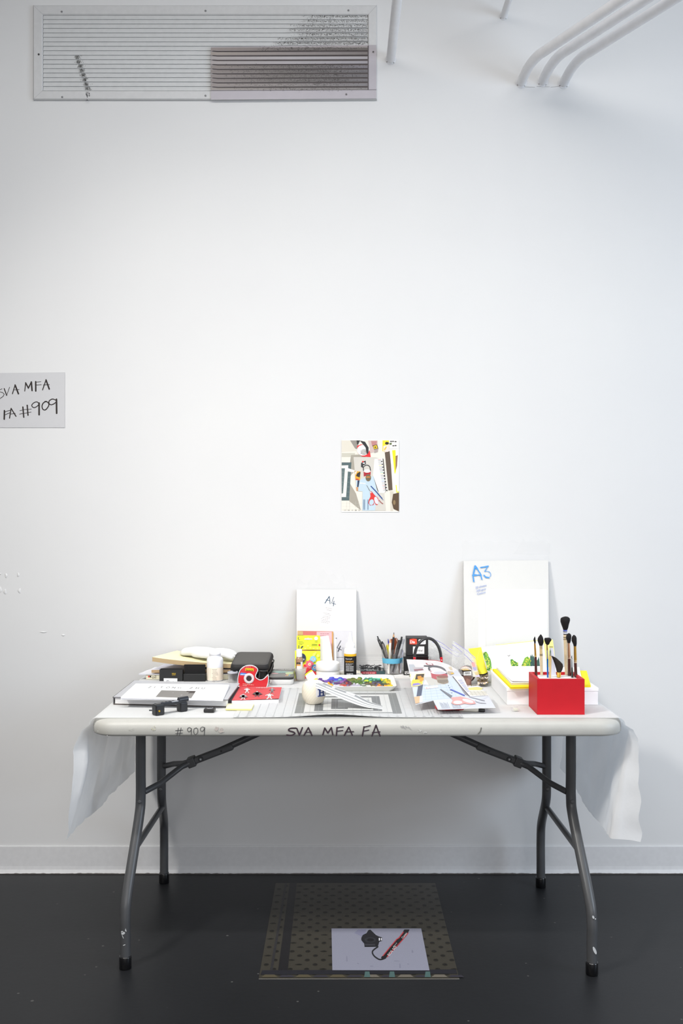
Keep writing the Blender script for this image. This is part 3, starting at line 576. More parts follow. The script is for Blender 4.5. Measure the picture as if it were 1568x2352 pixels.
# white paper laid over the table and hanging down at both ends
def cloth():
    m = MB(); y0, y1 = -.8175, -.086; rows = []; NV = 56
    def prof(side, v):
        e = tx0 if side < 0 else tx1; s = side
        out = []
        zb = .386 + (.012 * v if s < 0 else .028 * v) + .006 * noise.noise(Vector((v * 7, s * 4.7, 0))) + .003 * noise.noise(Vector((v * 31, s, 0)))
        for i in range(4): out.append((e - s * (.055 - .012 * i), ZC))
        for i in range(1, 7):
            a = R(90 * i / 6); rr = .021; out.append((e - s * .019 + s * rr * math.sin(a), ZC - rr + rr * math.cos(a)))
        n = 26; zt = ZC - .021
        for i in range(1, n + 1):
            t = i / n; w = .009 * noise.noise(Vector((v * 5.5 + s * 3, t * 2.2, 1.7))) + .005 * noise.noise(Vector((v * 16, t * 3 + s, 5))) + .0030 * noise.noise(Vector((v * 44, t * 5, s))) + .0016 * noise.noise(Vector((v * 90, t * 22, s + 2)))
            if s < 0: fold = .010 + .056 * max(0, (t - .3) / .7) ** 1.3; wd = .047 * min(1, t * 4.5) * max(0, 1 - t / .92) ** .7; back = .020
            else: fold = .016 - .056 * max(0, (t - .1) / .9); wd = (.014 + .068 * t) * min(1, t * 8); back = -.002 - .026 * max(0, (t - .1) / .9)
            hook = max(0, 1 - v / .045); wd *= 1 + .12 * noise.noise(Vector((t * 7, s, 2)))
            f = fold * (1 - v) + back * v + wd * (hook ** .8) + w * min(1, t * 4) * (1 - .7 * hook)
            out.append((e + s * (.003 + f), zt + (zb - zt) * t))
        return out
    for j in range(NV + 1):
        u = j / NV; v = u ** 1.6; y = y0 + (y1 - y0) * v
        L = prof(-1, v)[::-1]; Rr = prof(1, v); row = []
        for x, z in L: row.append((x, y, z))
        for k in range(1, 22):
            x = tx0 + .055 + (tx1 - tx0 - .11) * k / 22; row.append((x, y, ZC + .0004 * noise.noise(Vector((x * 9, y * 9, 0)))))
        for x, z in Rr: row.append((x, y, z))
        # front strip of each hanging end turns forward a little
        n = len(row)
        out = []
        for i, (x, yy, z) in enumerate(row):
            drop = max(0, (ZC - .03 - z)) / .33
            fx = -.012 * drop * (1 - v) + (.010 * max(0, 1 - v / .045)) * min(1, drop * 4) + .008 * noise.noise(Vector((x * 8, z * 9, v * 6))) * min(1, drop * 3)
            if drop == 0 and j == 0: fx += .0015 * noise.noise(Vector((x * 14, 3, 0)))
            out.append((x, yy + fx, z))
        rows.append(out)
    m.grid(rows, '#f8f9fa', smooth=True)
    return m
tag(cloth().build('table_paper', CLOTHP, None, (.044, -.46, ZC)), 'white paper sheet covering the table and hanging down over both of its ends', 'table paper')

# ================================================================ THINGS ON THE TABLE, left part
E = .0004
def cen(pts): return (sum(p[0] for p in pts) / len(pts), sum(p[1] for p in pts) / len(pts))
def zq(zm, pts, z): return [onz(*zm(*p), z) for p in pts]
Z1 = zoom(240, 1460, 5.2267); Z2 = zoom(500, 1460, 6.0308); Z3 = zoom(660, 1300, 7.84); Z4 = zoom(660, 1500, 5.6); Z5 = zoom(840, 1430, 7.127); Z6 = zoom(920, 1440, 6.0308); Z7 = zoom(1100, 1400, 5.2267); Z8 = zoom(1040, 1220, 6.272)

# grey portfolio binder lying flat
zb = ZC + .024
P = zq(Z1, [(107, 735), (1478, 768), (1622, 572), (357, 537)], zb); c = cen(P)
P = [P[0], P[1], P[2], P[3]]
t = thing('portfolio_binder', 'large grey portfolio binder lying flat at the left front of the table', 'binder', (c[0], c[1], ZC))
def shrink(P, k): c = cen(P); return [(c[0] + (p[0] - c[0]) * k, c[1] + (p[1] - c[1]) * k) for p in P]
m = MB(); m.prism(P, ZC + E, ZC + .0032, '#6d6a68', side='#4b4340'); m.build('back_cover', PLASTIC, t)
m = MB(); m.prism(shrink(P, .975), ZC + .0034, zb - .003, '#efefee'); 
for k in range(5): 
    zz = ZC + .007 + k * .003; a, b = shrink(P, .9765)[:2]; m.face([(a[0], a[1], zz), (b[0], b[1], zz), (b[0], b[1], zz + .0008), (a[0], a[1], zz + .0008)], '#b9b9c4' if k % 2 else '#cfcfd2')
m.build('pages', PAPER, t)
m = MB(); m.prism(P, zb - .0028, zb, '#b9babf', side='#77767a')
a, b = P[0], P[3]; m.tube([(a[0] - .001, a[1], zb - .0012), (b[0] - .001, b[1], zb - .0012)], .0016, '#4a4644', 8); m.build('front_cover', PLASTIC, t)
m = MB(); a, b = P[0], P[3]
m.face([(a[0] - .0015, a[1], ZC + .002), (a[0] - .0015, a[1], zb - .001), (b[0] - .0015, b[1], zb - .001), (b[0] - .0015, b[1], ZC + .002)], '#e4e4e6'); m.build('spine', PLASTIC, t)

# white stapled booklet with a grey picture
zk = zb + .0065
P = zq(Z1, [(195, 748), (1410, 762), (1497, 590), (375, 574)], zk); c = cen(P)
m = MB(); NN = 12
def bl(P, u, v):
    a = [P[0][i] + (P[1][i] - P[0][i]) * u for i in (0, 1)]; b = [P[3][i] + (P[2][i] - P[3][i]) * u for i in (0, 1)]
    return (a[0] + (b[0] - a[0]) * v, a[1] + (b[1] - a[1]) * v)
def bz(u, v): return zk + .004 * (1 - v) * math.cos(u * 2.2) * .6 - .003 * (1 - v) * u
def BK(u, v, k=0): p = bl(P, u, v); return (p[0], p[1], bz(u, v) + .00012 * k)
for lay in range(3):
    m.grid([[(lambda q: (q[0] + .0012 * lay, q[1] - .0022 * lay, zb + .0006 + (q[2] - zb - .0006) * (1 - lay * .3)))(BK(i / NN, j / 4)) for i in range(NN + 1)] for j in range(5)], '#f6f6f7' if lay == 0 else '#e0e0e4')
m.grid([[BK(i / NN, 0) for i in range(NN + 1)], [(*bl(P, i / NN, 0), zb + .0006) for i in range(NN + 1)]], '#e6e6ea', smooth=False)
m.grid([[BK(1, j / 4) for j in range(5)], [(*bl(P, 1, j / 4), zb + .0006) for j in range(5)]], '#e2e2e6', smooth=False)
m.face([BK(.335, .07, 2), BK(.69, .07, 2), BK(.69, .53, 2), BK(.335, .53, 2)], '#85827f'); m.face([BK(.60, .36, 3), BK(.69, .40, 3), BK(.69, .53, 3), BK(.60, .53, 3)], '#4c4543')
m.face([BK(.47, .24, 3), BK(.51, .24, 3), BK(.51, .38, 3), BK(.47, .38, 3)], '#d5cfdc'); m.face([BK(.53, .24, 3), BK(.58, .24, 3), BK(.58, .38, 3), BK(.53, .38, 3)], '#d5cfdc')
for k, ch in enumerate('ZITONG ZHU'): m.decal(text2d(ch, .13, .42), lambda x, y: BK(.17 + k * .062 + x, .68 + y * 1.25, 2), '#3b3b3d')
tag(m.build('booklet', PAPER, None, (c[0], c[1], zb)), 'thin white booklet with widely spaced lettering and a grey picture, lying on the grey binder', 'booklet')

# black bracket with two feet
m0 = Z1; A = on3(*Z1(666, 962), ZC); B = on3(*Z1(972, 917), ZC)
t = thing('camera_bracket', 'black bridge-shaped camera bracket with a brass screw, lying before the white booklet', 'bracket', ((A[0] + B[0]) / 2, (A[1] + B[1]) / 2, ZC))
dv = Vector((B[0] - A[0], B[1] - A[1], 0)); L_ = dv.length; ang = math.atan2(dv.y, dv.x)
def K(x, y, z): return tuple(Vector((A[0], A[1], ZC)) + Matrix.Rotation(ang, 3, 'Z') @ Vector((x, y, z)))
rot = Matrix.Rotation(ang, 4, 'Z')
m = MB(); m.box(K(L_ * .5, .016, .0285), (L_ + .012, .020, .009), '#1d1e22', bev=.002, rot=rot); m.box(K(L_ * .5, .010, .0330), (L_ * .8, .004, .004), '#2c2e36', bev=.001, rot=rot)
for k in range(4): m.box(K(L_ * (.25 + .14 * k), .0235, .0330), (.006, .005, .002), '#0f1012', bev=.0005, rot=rot)
m.build('bridge', PLASTIC, t)
m = MB(); m.box(K(.002, .014, .0162), (.029, .026, .0315), '#1a1b1e', bev=.0035, rot=rot); m.build('foot', PLASTIC, t)
m = MB(); m.box(K(L_ - .002, .016, .0145), (.025, .026, .028), '#1a1b1f', bev=.004, rot=rot); m.tube([K(L_ - .014, .016, .0345), K(L_ + .016, .016, .0355)], .0080, '#23252d', 16); m.build('foot', PLASTIC, t)
m = MB(); p = K(-.002, .0008, .0135); m.lathe(0, 0, [(.003, 0), (.003, .0014), (.0016, .0019)], '#c8a02c', 14, M=Matrix.Translation(p) @ rot @ Matrix.Rotation(R(90), 4, 'X')); m.build('brass_screw', METALM, t)
m = MB(); m.box(K(L_ * .62, .006, .0345), (.022, .004, .002), '#c9ccd2', rot=rot, bev=.0004); m.build('metal_strip', METALM, t)

# loose screw, small remote
p = on3(*Z1(560, 905)); m = MB(); m.tube([(p[0] - .006, p[1], ZC + .0022), (p[0] + .004, p[1], ZC + .0022)], .0018, '#3a3c42', 10); m.tube([(p[0] + .004, p[1], ZC + .0026), (p[0] + .0065, p[1], ZC + .0026)], .0026, '#2c2e33', 10)
tag(m.build('loose_screw', METALM, None, p), 'tiny dark screw lying left of the black camera bracket', 'screw')
P4 = zq(Z1, [(1208, 940), (1333, 937), (1318, 893), (1188, 895)], ZC); c = cen(P4)
t = thing('remote_control', 'small square black remote with a pale round button, lying by the table edge', 'remote', (*c, ZC))
m = MB(); m.box((c[0], c[1], ZC + .0058), (.031, .033, .011), '#1f1e1f', R(-3), .003); m.build('body', PLASTIC, t)
m = MB(); m.lathe(c[0], c[1] + .004, [(.0095, ZC + .0113), (.0095, ZC + .0123), (.0055, ZC + .0125)], lambda i: '#c9c9cb' if i == 0 else '#2c2c2e', 20); m.build('button', PLASTIC, t)

# stack of books and pads at the back left
bx0, bx1 = aty(335, 1560, -.168)[0], aty(527, 1560, -.168)[0]
t = thing('art_book', 'cream-coloured art book with a red and black spine mark, lowest in the back left stack', 'book', ((bx0 + bx1) / 2, -.10, ZC))
m = MB(); m.box(((bx0 + bx1) / 2, -.095, ZC + .0085), (bx1 - bx0, .146, .0165), '#e1dcc4', bev=.0015)
y = -.1685; z0 = ZC + .0075
for x0, x1, cc in ((340, 343.5, '#d23b30'), (343.8, 347, '#2c2826')):
    a, b = aty(x0, 1560, y)[0], aty(x1, 1560, y)[0]; m.face([(a, y, z0), (b, y, z0), (b, y, z0 + .006), (a, y, z0 + .006)], cc)
a = aty(348.5, 1560, y)[0]; m.decal(text2d('oil', .016, 1), lambda u, v: (a + u, y, z0 - .0035 + v), '#3a2f28'); m.build('cover', PAPER, t)
zs = ZC + .0172
def sheetstack(name, label, cat, pts, z0, z1, col, wob=.004, edge=None, lift=None, n=10, mat=None, group=None):
    """a soft pile of sheets: bilinear outline, slightly buckled top, layered edges"""
    c = cen(pts); m = MB(); lf = lift or (lambda u, v: 0)
    def T(u, v): p = bl(pts, u, v); return (p[0], p[1], z1 + lf(u, v) + wob * .5 * noise.noise(Vector((p[0] * 18, p[1] * 18, z0 * 50))))
    def Bm(u, v): p = bl(pts, u, v); return (p[0], p[1], z0 + lf(u, v) + (0))
    m.grid([[T(i / n, j / n) for i in range(n + 1)] for j in range(n + 1)], col)
    m.grid([[Bm(i / n, j / n) for i in range(n + 1)] for j in range(n + 1)][::-1], edge or col)
    for f in (lambda s: (s, 0), lambda s: (1, s), lambda s: (1 - s, 1), lambda s: (0, 1 - s)):
        K_ = 5; R_ = []
        for q in range(K_ + 1):
            R_.append([tuple(Vector(Bm(*f(i / n))).lerp(Vector(T(*f(i / n))), q / K_)) for i in range(n + 1)])
        e0 = lin(edge or col); m.grid(R_, lambda i, j: (edge or col), smooth=False)
        for q in range(1, K_):
            ya = [tuple(Vector(a).lerp(Vector(b), .25) + Vector((0, 0, 0))) for a, b in zip(R_[q], R_[q + 1])]
    return tag(m.build(name, mat or PAPER, None, (*c, z0)), label, cat, group)
sheetstack('loose_papers', 'crumpled white papers lying on the cream art book, under the yellow pads', 'papers', [(-.71, -.172), (-.375, -.165), (-.385, -.03), (-.68, -.03)], zs, zs + .004, '#e4e4ea', .006, '#cfcfd6')
def foldlift(u, v): return .012 * math.exp(-(u / .10) ** 2)
sheetstack('folded_notebook', 'brown-edged folded notebook lying between the white papers and the yellow pad', 'notebook', [(-.665, -.175), (-.372, -.168), (-.38, -.05), (-.645, -.04)], zs + .0075, zs + .0175, '#d8d8e4', .002, '#b59a78')
def padlift(u, v): return .020 * (1 - u) ** 2 - .006 * u + .011 * (1 - u) * v * 0
sheetstack('yellow_pad', 'thick curling yellow paper pad with brown page edges, on top of the left stack', 'pad', [(-.660, -.185), (-.372, -.17), (-.375, -.035), (-.60, -.02)], zs + .029, zs + .044, '#f7f1c8', .0015, '#b79f7a', padlift, 14)
sheetstack('cardboard_photo', 'small dark printed card poking out behind the white glove', 'card', [(-.575, -.035), (-.40, -.05), (-.40, -.015), (-.575, -.01)], zs + .056, zs + .058, '#6f6862', 0, '#8f8780')
# white glove lying on the pad
gz = zs + .058
def gp(px, py, z): return on3(*Z1(px, py), z)
m = MB()
def blobtube(pts, rs, flat=.6, n=14):
    rows = []
    for i, (p, r) in enumerate(zip(pts, rs)):
        q = Vector(pts[min(i + 1, len(pts) - 1)]) - Vector(pts[max(i - 1, 0)]); q.z *= .3; q.normalize(); s = q.cross(Vector((0, 0, 1))).normalized(); up = s.cross(q)
        rows.append([tuple(Vector(p) + s * r * math.cos(a) + up * r * flat * math.sin(a)) for a in [2 * math.pi * k / n for k in range(n)]])
    m.grid(rows, '#f2f2f0', cu=True, caps=True)
gx, gy = -.545, -.085
blobtube([(gx - .035, gy + .01, gz + .004), (gx - .02, gy + .008, gz + .010), (gx + .02, gy, gz + .013), (gx + .06, gy - .005, gz + .011), (gx + .095, gy - .012, gz + .009), (gx + .105, gy - .012, gz + .008)], [.012, .038, .045, .047, .038, .018], .36, 18)
for k, (dy, ex, ey, ez) in enumerate(((.022, .168, .008, -.002), (.006, .178, -.018, -.006), (-.012, .172, -.040, -.010), (-.03, .164, -.060, -.012))):
    a = (gx + .07, gy + dy - .006, gz + .008); b = (gx + ex, gy + ey, gz + ez + .006)
    pp = [tuple(Vector(a).lerp(Vector(b), t) + Vector((0, 0, .008 * math.sin(t * 3.1)))) for t in (0, .25, .5, .75, .92, 1)]
    blobtube(pp, [.013, .0125, .0115, .011, .009, .004], .8, 10)
blobtube([(gx + .02, gy - .03, gz + .006), (gx + .05, gy - .052, gz + .005), (gx + .085, gy - .062, gz + .002), (gx + .10, gy - .063, gz + .001)], [.014, .013, .011, .005], .75, 10)
o = m.build('cotton_glove', FABRIC, None, (gx + .05, gy, gz)); rm = o.modifiers.new('remesh', 'REMESH'); rm.mode = 'VOXEL'; rm.voxel_size = .003; rm.use_smooth_shade = True
sm = o.modifiers.new('smooth', 'SMOOTH'); sm.iterations = 6; sm.factor = .5
me = o.data
gm = bpy.data.materials.new('white_cotton'); gm.use_nodes = True; b = gm.node_tree.nodes['Principled BSDF']; b.inputs['Base Color'].default_value = (.86, .86, .85, 1); b.inputs['Roughness'].default_value = .9
nn = gm.node_tree.nodes.new('ShaderNodeTexNoise'); nn.inputs['Scale'].default_value = 70; bb = gm.node_tree.nodes.new('ShaderNodeBump'); bb.inputs['Strength'].default_value = .6; bb.inputs['Distance'].default_value = .006
gm.node_tree.links.new(nn.outputs['Fac'], bb.inputs['Height']); gm.node_tree.links.new(bb.outputs[0], b.inputs['Normal']); me.materials.clear(); me.materials.append(gm)
tag(o, 'white cotton glove lying limp on top of the yellow pad', 'glove')

# black slide box, open, and its lid standing beside it
def open_box(name, label, cat, x0, x1, yf, dep, z0, h, wall, col, inner, mat=MATTE):
    t = thing(name, label, cat, ((x0 + x1) / 2, yf + dep / 2, z0)); m = MB()
    O = [(x0, yf), (x1, yf), (x1, yf + dep), (x0, yf + dep)]; I = [(x0 + wall, yf + wall), (x1 - wall, yf + wall), (x1 - wall, yf + dep - wall), (x0 + wall, yf + dep - wall)]
    rows = [[(*p, z0 + E) for p in O], [(*p, z0 + h) for p in O], [(*p, z0 + h) for p in I], [(*p, z0 + inner) for p in I]]
    m.grid(rows, col, cu=True, smooth=False, caps=True); m.build('box_body', mat, t); return t, m
yf = -.207; x0, x1 = aty(366, 1560, yf)[0], aty(419, 1560, yf)[0]; h = aty(366, 1538.5, yf)[2] - ZC
t, _ = open_box('slide_box', 'open black cardboard box with gold lettering and a white label, behind the grey binder', 'box', x0, x1, yf, .033, ZC, h, .0025, '#1e1e1f', .012)
m = MB(); y = yf - .0004
a = aty(*Z1(808, 478), y); m.decal(text2d('NEUE', .0058, 1.0, off=.0001), lambda u, v: (a[0] + u * .92, y, a[2] + .0042 + v), '#d9b62c'); m.decal(text2d('GALERIE', .0042, .8), lambda u, v: (a[0] + u, y, a[2] + v), '#c7a62a'); m.build('gold_lettering', PLASTIC, t)
m = MB(); q = [aty(*Z1(*p), y - .0003) for p in ((710, 592), (873, 592), (873, 514), (710, 512))]; m.slab(q, (0, -.0003, 0), '#f3f3f5')
m.ink([[(745, 560), (752, 538)], bez([(745, 540), (768, 538), (770, 550), (750, 556)], 3), [(792, 552), (790, 562)], (2, [(789, 543), (793, 542)]), bez([(812, 562), (818, 550), (830, 552), (834, 562)], 3)], lambda x, y_: aty(*Z1(x, y_), y - .0008), 4, '#3b3b3b'); m.build('label_card', PAPER, t)
m = MB()
for k in range(7): m.box((x0 + .008 + k * .010, yf + .017 + .004 * (k % 2), ZC + h - .014), (.006, .012, .010), '#3d3d40' if k % 3 else '#aaaaaa', R(20 * k), .001)
m.build('contents', PLASTIC, t)
yf2 = -.209; x0, x1 = aty(421, 1560, yf2)[0], aty(470, 1560, yf2)[0]
t = thing('box_lid', 'plain black box lid standing upright between the slide box and the white bottle', 'lid', ((x0 + x1) / 2, yf2 + .01, ZC)); m = MB()
hh = aty(421, 1526, yf2 + .016)[2] - ZC; m.box(((x0 + x1) / 2, yf2 + .018, ZC + hh / 2), (x1 - x0, .004, hh - .001), '#232223', bev=.001)
m.build('back_panel', FABRIC, t); m = MB(); m.box(((x0 + x1) / 2 + .001, yf2 + .008, ZC + .0135), (x1 - x0 + .002, .018, .026), '#19191a', bev=.0012); m.build('front_rim', MATTE, t)

# white bottle with a beige label
cx, cy, s = std(493.5, 1566, .028); r = 18.7 / s; hz = aty(493, 1498, cy)[2] - ZC
t = thing('pill_bottle', 'white round-shouldered bottle with a beige printed label, beside the black box lid', 'bottle', (cx, cy, ZC))
m = MB(); m.lathe(cx, cy, [(r * .9, ZC + E), (r, ZC + .003), (r, ZC + hz * .72), (r * .97, ZC + hz * .78), (r * .84, ZC + hz * .83), (r * .70, ZC + hz * .85), (r * .68, ZC + hz * .88)], '#eeeef0', 36); m.build('bottle_body', PLASTIC, t)
m = MB(); m.lathe(cx, cy, [(r * .70, ZC + hz * .87), (r * .72, ZC + hz * .88), (r * .72, ZC + hz * .90), (r * .66, ZC + hz * .905), (r * .70, ZC + hz * .91), (r * .70, ZC + hz * .985), (r * .62, ZC + hz)], lambda i: '#a9aab4' if i == 2 else '#e6e6ea', 36); m.build('cap', PLASTIC, t)
def CYL(cx, cy, r, z, a0=-90, k=1): return lambda u, v, e=.0004: (cx + (r + e) * math.cos(R(a0) + u / r), cy + (r + e) * math.sin(R(a0) + u / r), z + v)
m = MB(); C_ = CYL(cx, cy, r, ZC); zl0, zl1 = .004, hz * .48
m.grid([[C_(u * r * 2.6 / 12, v, .0003) for u in range(-12, 13)] for v in (zl0, zl1)], '#efe2d0')
for k in range(10):
    v = zl1 - .006 - k * .0046; w = random.uniform(.012, .022)
    if k in (5, 9): w = .010
    q = -.006 + (.002 if k % 3 else 0); nn = 5
    for i in range(nn):
        u = q + w * i / nn; m.face([C_(u, v, .0006), C_(u + w / nn * .75, v, .0006), C_(u + w / nn * .75, v + .0013, .0006), C_(u, v + .0013, .0006)], '#7d746c')
    if k < 7: m.face([C_(-.022, v, .0006), C_(-.011, v, .0006), C_(-.011, v + .0008, .0006), C_(-.022, v + .0008, .0006)], '#b7aaa0')
m.build('label_sheet', PAPER, t)

# two film canisters
def canister(name, label, px0, px1, pyb, pyt, col, mat, lid):
    w = px1 - px0; cx, cy, s = std((px0 + px1) / 2, pyb, .0155); r = w / 2 / s; hz = aty(px0, pyt, cy)[2] - ZC
    t = thing(name, label, 'film canister', (cx, cy, ZC)); m = MB()
    m.lathe(cx, cy, [(r * .84, ZC + E), (r * .9, ZC + .002), (r * .92, ZC + hz * .82), (r, ZC + hz * .83), (r, ZC + hz * .84)], col, 28); m.build('canister_body', mat, t)
    m = MB(); m.lathe(cx, cy, [(r * .98, ZC + hz * .84), (r * 1.03, ZC + hz * .86), (r * 1.03, ZC + hz * .97), (r * .9, ZC + hz), (r * .82, ZC + hz), (r * .8, ZC + hz * .93)], lid, 28); m.build('canister_lid', PLASTIC, t)
canister('film_canister', 'translucent grey film canister standing behind the grey binder', 522.5, 546, 1570, 1542, '#c9ccd2', MILKY, '#b9bcc6')
canister('film_canister', 'black film canister standing behind the red tape dispenser', 591, 615, 1570, 1538, '#151516', SHINY, '#1c1c1e')

# black zip case, tilted
t = thing('camera_case', 'rounded black zip case with a dull grey top, behind the tape dispenser', 'case', (-.30, -.17, ZC))
lw, ld, lh = .136, .150, .030
Tm = Matrix.Translation((-.313, -.155, ZC + .041)) @ Matrix.Rotation(R(-3), 4, 'Z') @ Matrix.Rotation(R(10.5), 4, 'X')
def rbox(m, w, d, z0, z1, rad, col, Tm, inset=.008, n=6):
    rows = []
    for z, ins in ((z0, inset), (z0 + inset * .6, inset * .25), (z0 + inset * 1.6, 0), (z1 - inset * 1.6, 0), (z1 - inset * .6, inset * .25), (z1 - inset * .1, inset * .75), (z1, inset * 1.5)):
        rows.append([tuple(Tm @ Vector((x, y, z))) for x, y in rrect(-w / 2 + ins, w / 2 - ins, -d / 2 + ins, d / 2 - ins, max(.004, rad - ins), n)])
    m.grid(rows, col, cu=True, caps=True)
m = MB(); rbox(m, lw, ld, -.028, .004, .02, '#1a1a1b', Tm); m.build('lower_shell', FABRIC, t)
m = MB(); rbox(m, lw, ld, .006, .034, .02, lambda i, j: '#4e4c4b' if i >= 5 else '#1d1d1e', Tm); m.face([tuple(Tm @ Vector((x, y, .0343))) for x, y in rrect(-lw / 2 + .013, lw / 2 - .013, -ld / 2 + .013, ld / 2 - .013, .012)], '#54524f'); m.build('upper_shell', CASE, t)
m = MB(); m.tube([tuple(Tm @ Vector((x, y, .005))) for x, y in rrect(-lw / 2 - .001, lw / 2 + .001, -ld / 2 - .001, ld / 2 + .001, .02, 8)] + [tuple(Tm @ Vector((lw / 2 + .001, ld / 2 - .02, .005)))], .0024, '#0e0e0f', 8); m.build('zipper', PLASTIC, t)

# red tape dispenser
yT = -.305; sT = F / (yT + D)
t = thing('tape_dispenser', 'red and clear adhesive tape dispenser standing on edge behind the red notebook', 'tape dispenser', (aty(571, 1578, yT)[0], yT, ZC))
def TD(x, y, dy=0): p = aty(*Z2(x, y), yT + dy); return (p[0], p[1], max(ZC + E, p[2]))
body = bez([(300, 735), (284, 640), (288, 560), (312, 490), (355, 445), (410, 424), (470, 424), (520, 445), (545, 475), (528, 515), (514, 560), (530, 595), (580, 622), (630, 612), (665, 580), (692, 555), (692, 640), (665, 735)], 4)
m = MB(); m.slab([TD(*p, -.0125) for p in body][::-1], (0, -.025, 0), '#c9242c'); 
mbody = m
m = MB(); rim = bez([(300, 735), (278, 640), (283, 555), (308, 480), (355, 434), (412, 412), (475, 412), (527, 436), (553, 474), (536, 518), (522, 560), (536, 590), (582, 614), (630, 603), (668, 572), (698, 548), (698, 640), (672, 735)], 4)
m.tube([TD(*p, -.013) for p in rim], .0013, '#dfe3e6', 8); m.tube([TD(*p, .0115) for p in rim], .0013, '#dfe3e6', 8)
m.build('clear_rim', PLASTIC, t)
m = MB(); hub = aty(*Z2(432, 592), yT - .0130); Mh = Matrix.Translation(hub) @ Matrix.Rotation(R(90), 4, 'X')
m.lathe(0, 0, [(.0175, 0), (.0175, .0012), (.010, .0014), (.0095, .0008)], lambda i: '#d8cccd' if i < 2 else '#8a8a8c', 28, M=Mh); m.lathe(0, 0, [(.0085, .0009), (.0085, .0016)], '#2a2526', 24, M=Mh); m.build('tape_hub', PLASTIC, t)
m = mbody; m.face([TD(*p, -.0132) for p in ((380, 487), (497, 494), (495, 455), (382, 450))], '#e8c41e'); m.decal(text2d('Scotch', 40, .95, off=.8), lambda x, y: TD(386 + x, 488 - y * 1.0 + x * .04, -.0135), '#3a2a18')
m.face([TD(*p, -.0132) for p in ((300, 545), (375, 552), (397, 520), (318, 512))], '#3f7fd0'); m.decal(bars(2, 18, .9, 2), lambda x, y: TD(318 + x, 542 - y, -.0135), '#e8eef8')
for k in range(3): m.face([TD(*p, -.0134) for p in ((398 + k * 22, 437), (410 + k * 22, 437), (405 + k * 22, 430))], '#f0e8e8')
m.decal(bars(6, 16, .8, 3), lambda x, y: TD(345 + x, 672 - y + x * .1, -.0134), '#f0b8a8'); m.decal(bars(3, 14, .8, 4), lambda x, y: TD(345 + x, 695 - y, -.0134), '#f0c8c0'); m.build('red_body', SHINY, t)
m = MB(); m.slab([TD(*p, -.011) for p in ((640, 590), (690, 540), (700, 548), (660, 606))], (0, -.022, 0), '#c4c8cc'); m.build('cutter', METALM, t)

# red notebook with white figures
zr = ZC + .0135
P = zq(Z2, [(173, 898), (848, 880), (886, 714), (283, 712)], zr); c = cen(P)
t = thing('red_notebook', 'red paperback notebook with white standing figures on its cover and a black spine', 'notebook', (*c, ZC))
m = MB(); Ps = [bl(P, .0, .0), bl(P, .99, .01), bl(P, .99, .99), bl(P, .0, .99)]; m.prism(Ps, ZC + .0006, zr - .001, '#f0edf2'); m.build('pages', PAPER, t)
m = MB(); NV_ = 10
def RB(u, v, k=0): p = bl(P, u, v); return (p[0], p[1], zr + .003 * max(0, u - .3) * (1 - v) ** 2 + .00012 * k)
m.grid([[RB(i / NV_, j / NV_) for i in range(NV_ + 1)] for j in range(NV_ + 1)], '#d2333a'); m.grid([[(lambda q: (q[0], q[1], q[2] - .0006))(RB(i / NV_, j / NV_)) for i in range(NV_ + 1)] for j in range(NV_ + 1)][::-1], '#b02a30')
Zr2 = lambda x, y: on3(*Z2(x, y), zr + .00035 + .0016)
def fig(cx, cy, s, body, head='#efe9e6', cape=None, wide=1.0):
    f = lambda x, y: Zr2(cx + x * s * wide, cy + y * s)
    if cape: m.face([f(*p) for p in ((-60, 8), (-30, -8), (0, -18), (30, -8), (65, 10), (20, 20), (-20, 20))][::-1], cape)
    for leg_ in (((-6, 10), (-34, 42), (-22, 46), (6, 18)), ((6, 10), (30, 42), (20, 46), (-4, 18))): m.face([f(*p) for p in leg_][::-1], body)
    m.face([f(*p) for p in ((-22, -20), (22, -20), (16, 18), (-16, 18))][::-1], body)
    m.face([f(*p) for p in ((-22, -20), (-46, -6), (-40, 0), (-16, -8))][::-1], body); m.face([f(*p) for p in ((22, -20), (46, -6), (40, 0), (16, -8))][::-1], body)
    m.face([f(*p) for p in ell(0, -27, 9, 8, 10)][::-1], head)
    m.face([f(*p) for p in ((-9, -30), (9, -30), (7, -37), (-6, -37))][::-1], '#4a3c3c'); m.face([f(*p) for p in ((-40, 48), (40, 48), (40, 50), (-40, 50))][::-1], '#e8b4b0')
fig(405, 752, .92, '#ece7e6'); fig(352, 838, 1.0, '#ece7e6', cape='#8a7a7c'); fig(545, 800, .95, '#4a3436', cape='#3f2a2e', wide=1.25); fig(752, 752, .92, '#8a8486'); fig(715, 832, 1.0, '#ece7e6', wide=1.3)
m.decal(bars(5, 13, 1.2, 1), lambda x, y: Zr2(532 + x, 726 - y), '#f0c8c4'); m.build('front_cover', GLOSSP, t)
m = MB(); Q = [(bl(P, 0, 0)[0] - .012, bl(P, 0, 0)[1] - .004), bl(P, 0.03, 0), bl(P, .03, 1), (bl(P, 0, 1)[0] - .010, bl(P, 0, 1)[1])]; m.prism(Q, ZC + .0006, zr + .0006, '#1f1a1f'); m.build('spine', MATTE, t)

# yellow sticky notes
P = zq(Z2, [(110, 1020), (468, 1022), (500, 952), (130, 945)], ZC + .0045); c = cen(P)
m = MB(); P = [(x, y - .001) for x, y in P]; m.prism(P, ZC + .0019, ZC + .0062, '#faf4cc', side='#eee08e')
tag(m.build('sticky_notes', PAPER, None, (*c, ZC + .0019)), 'pad of pale yellow sticky notes lying before the red notebook', 'sticky notes')

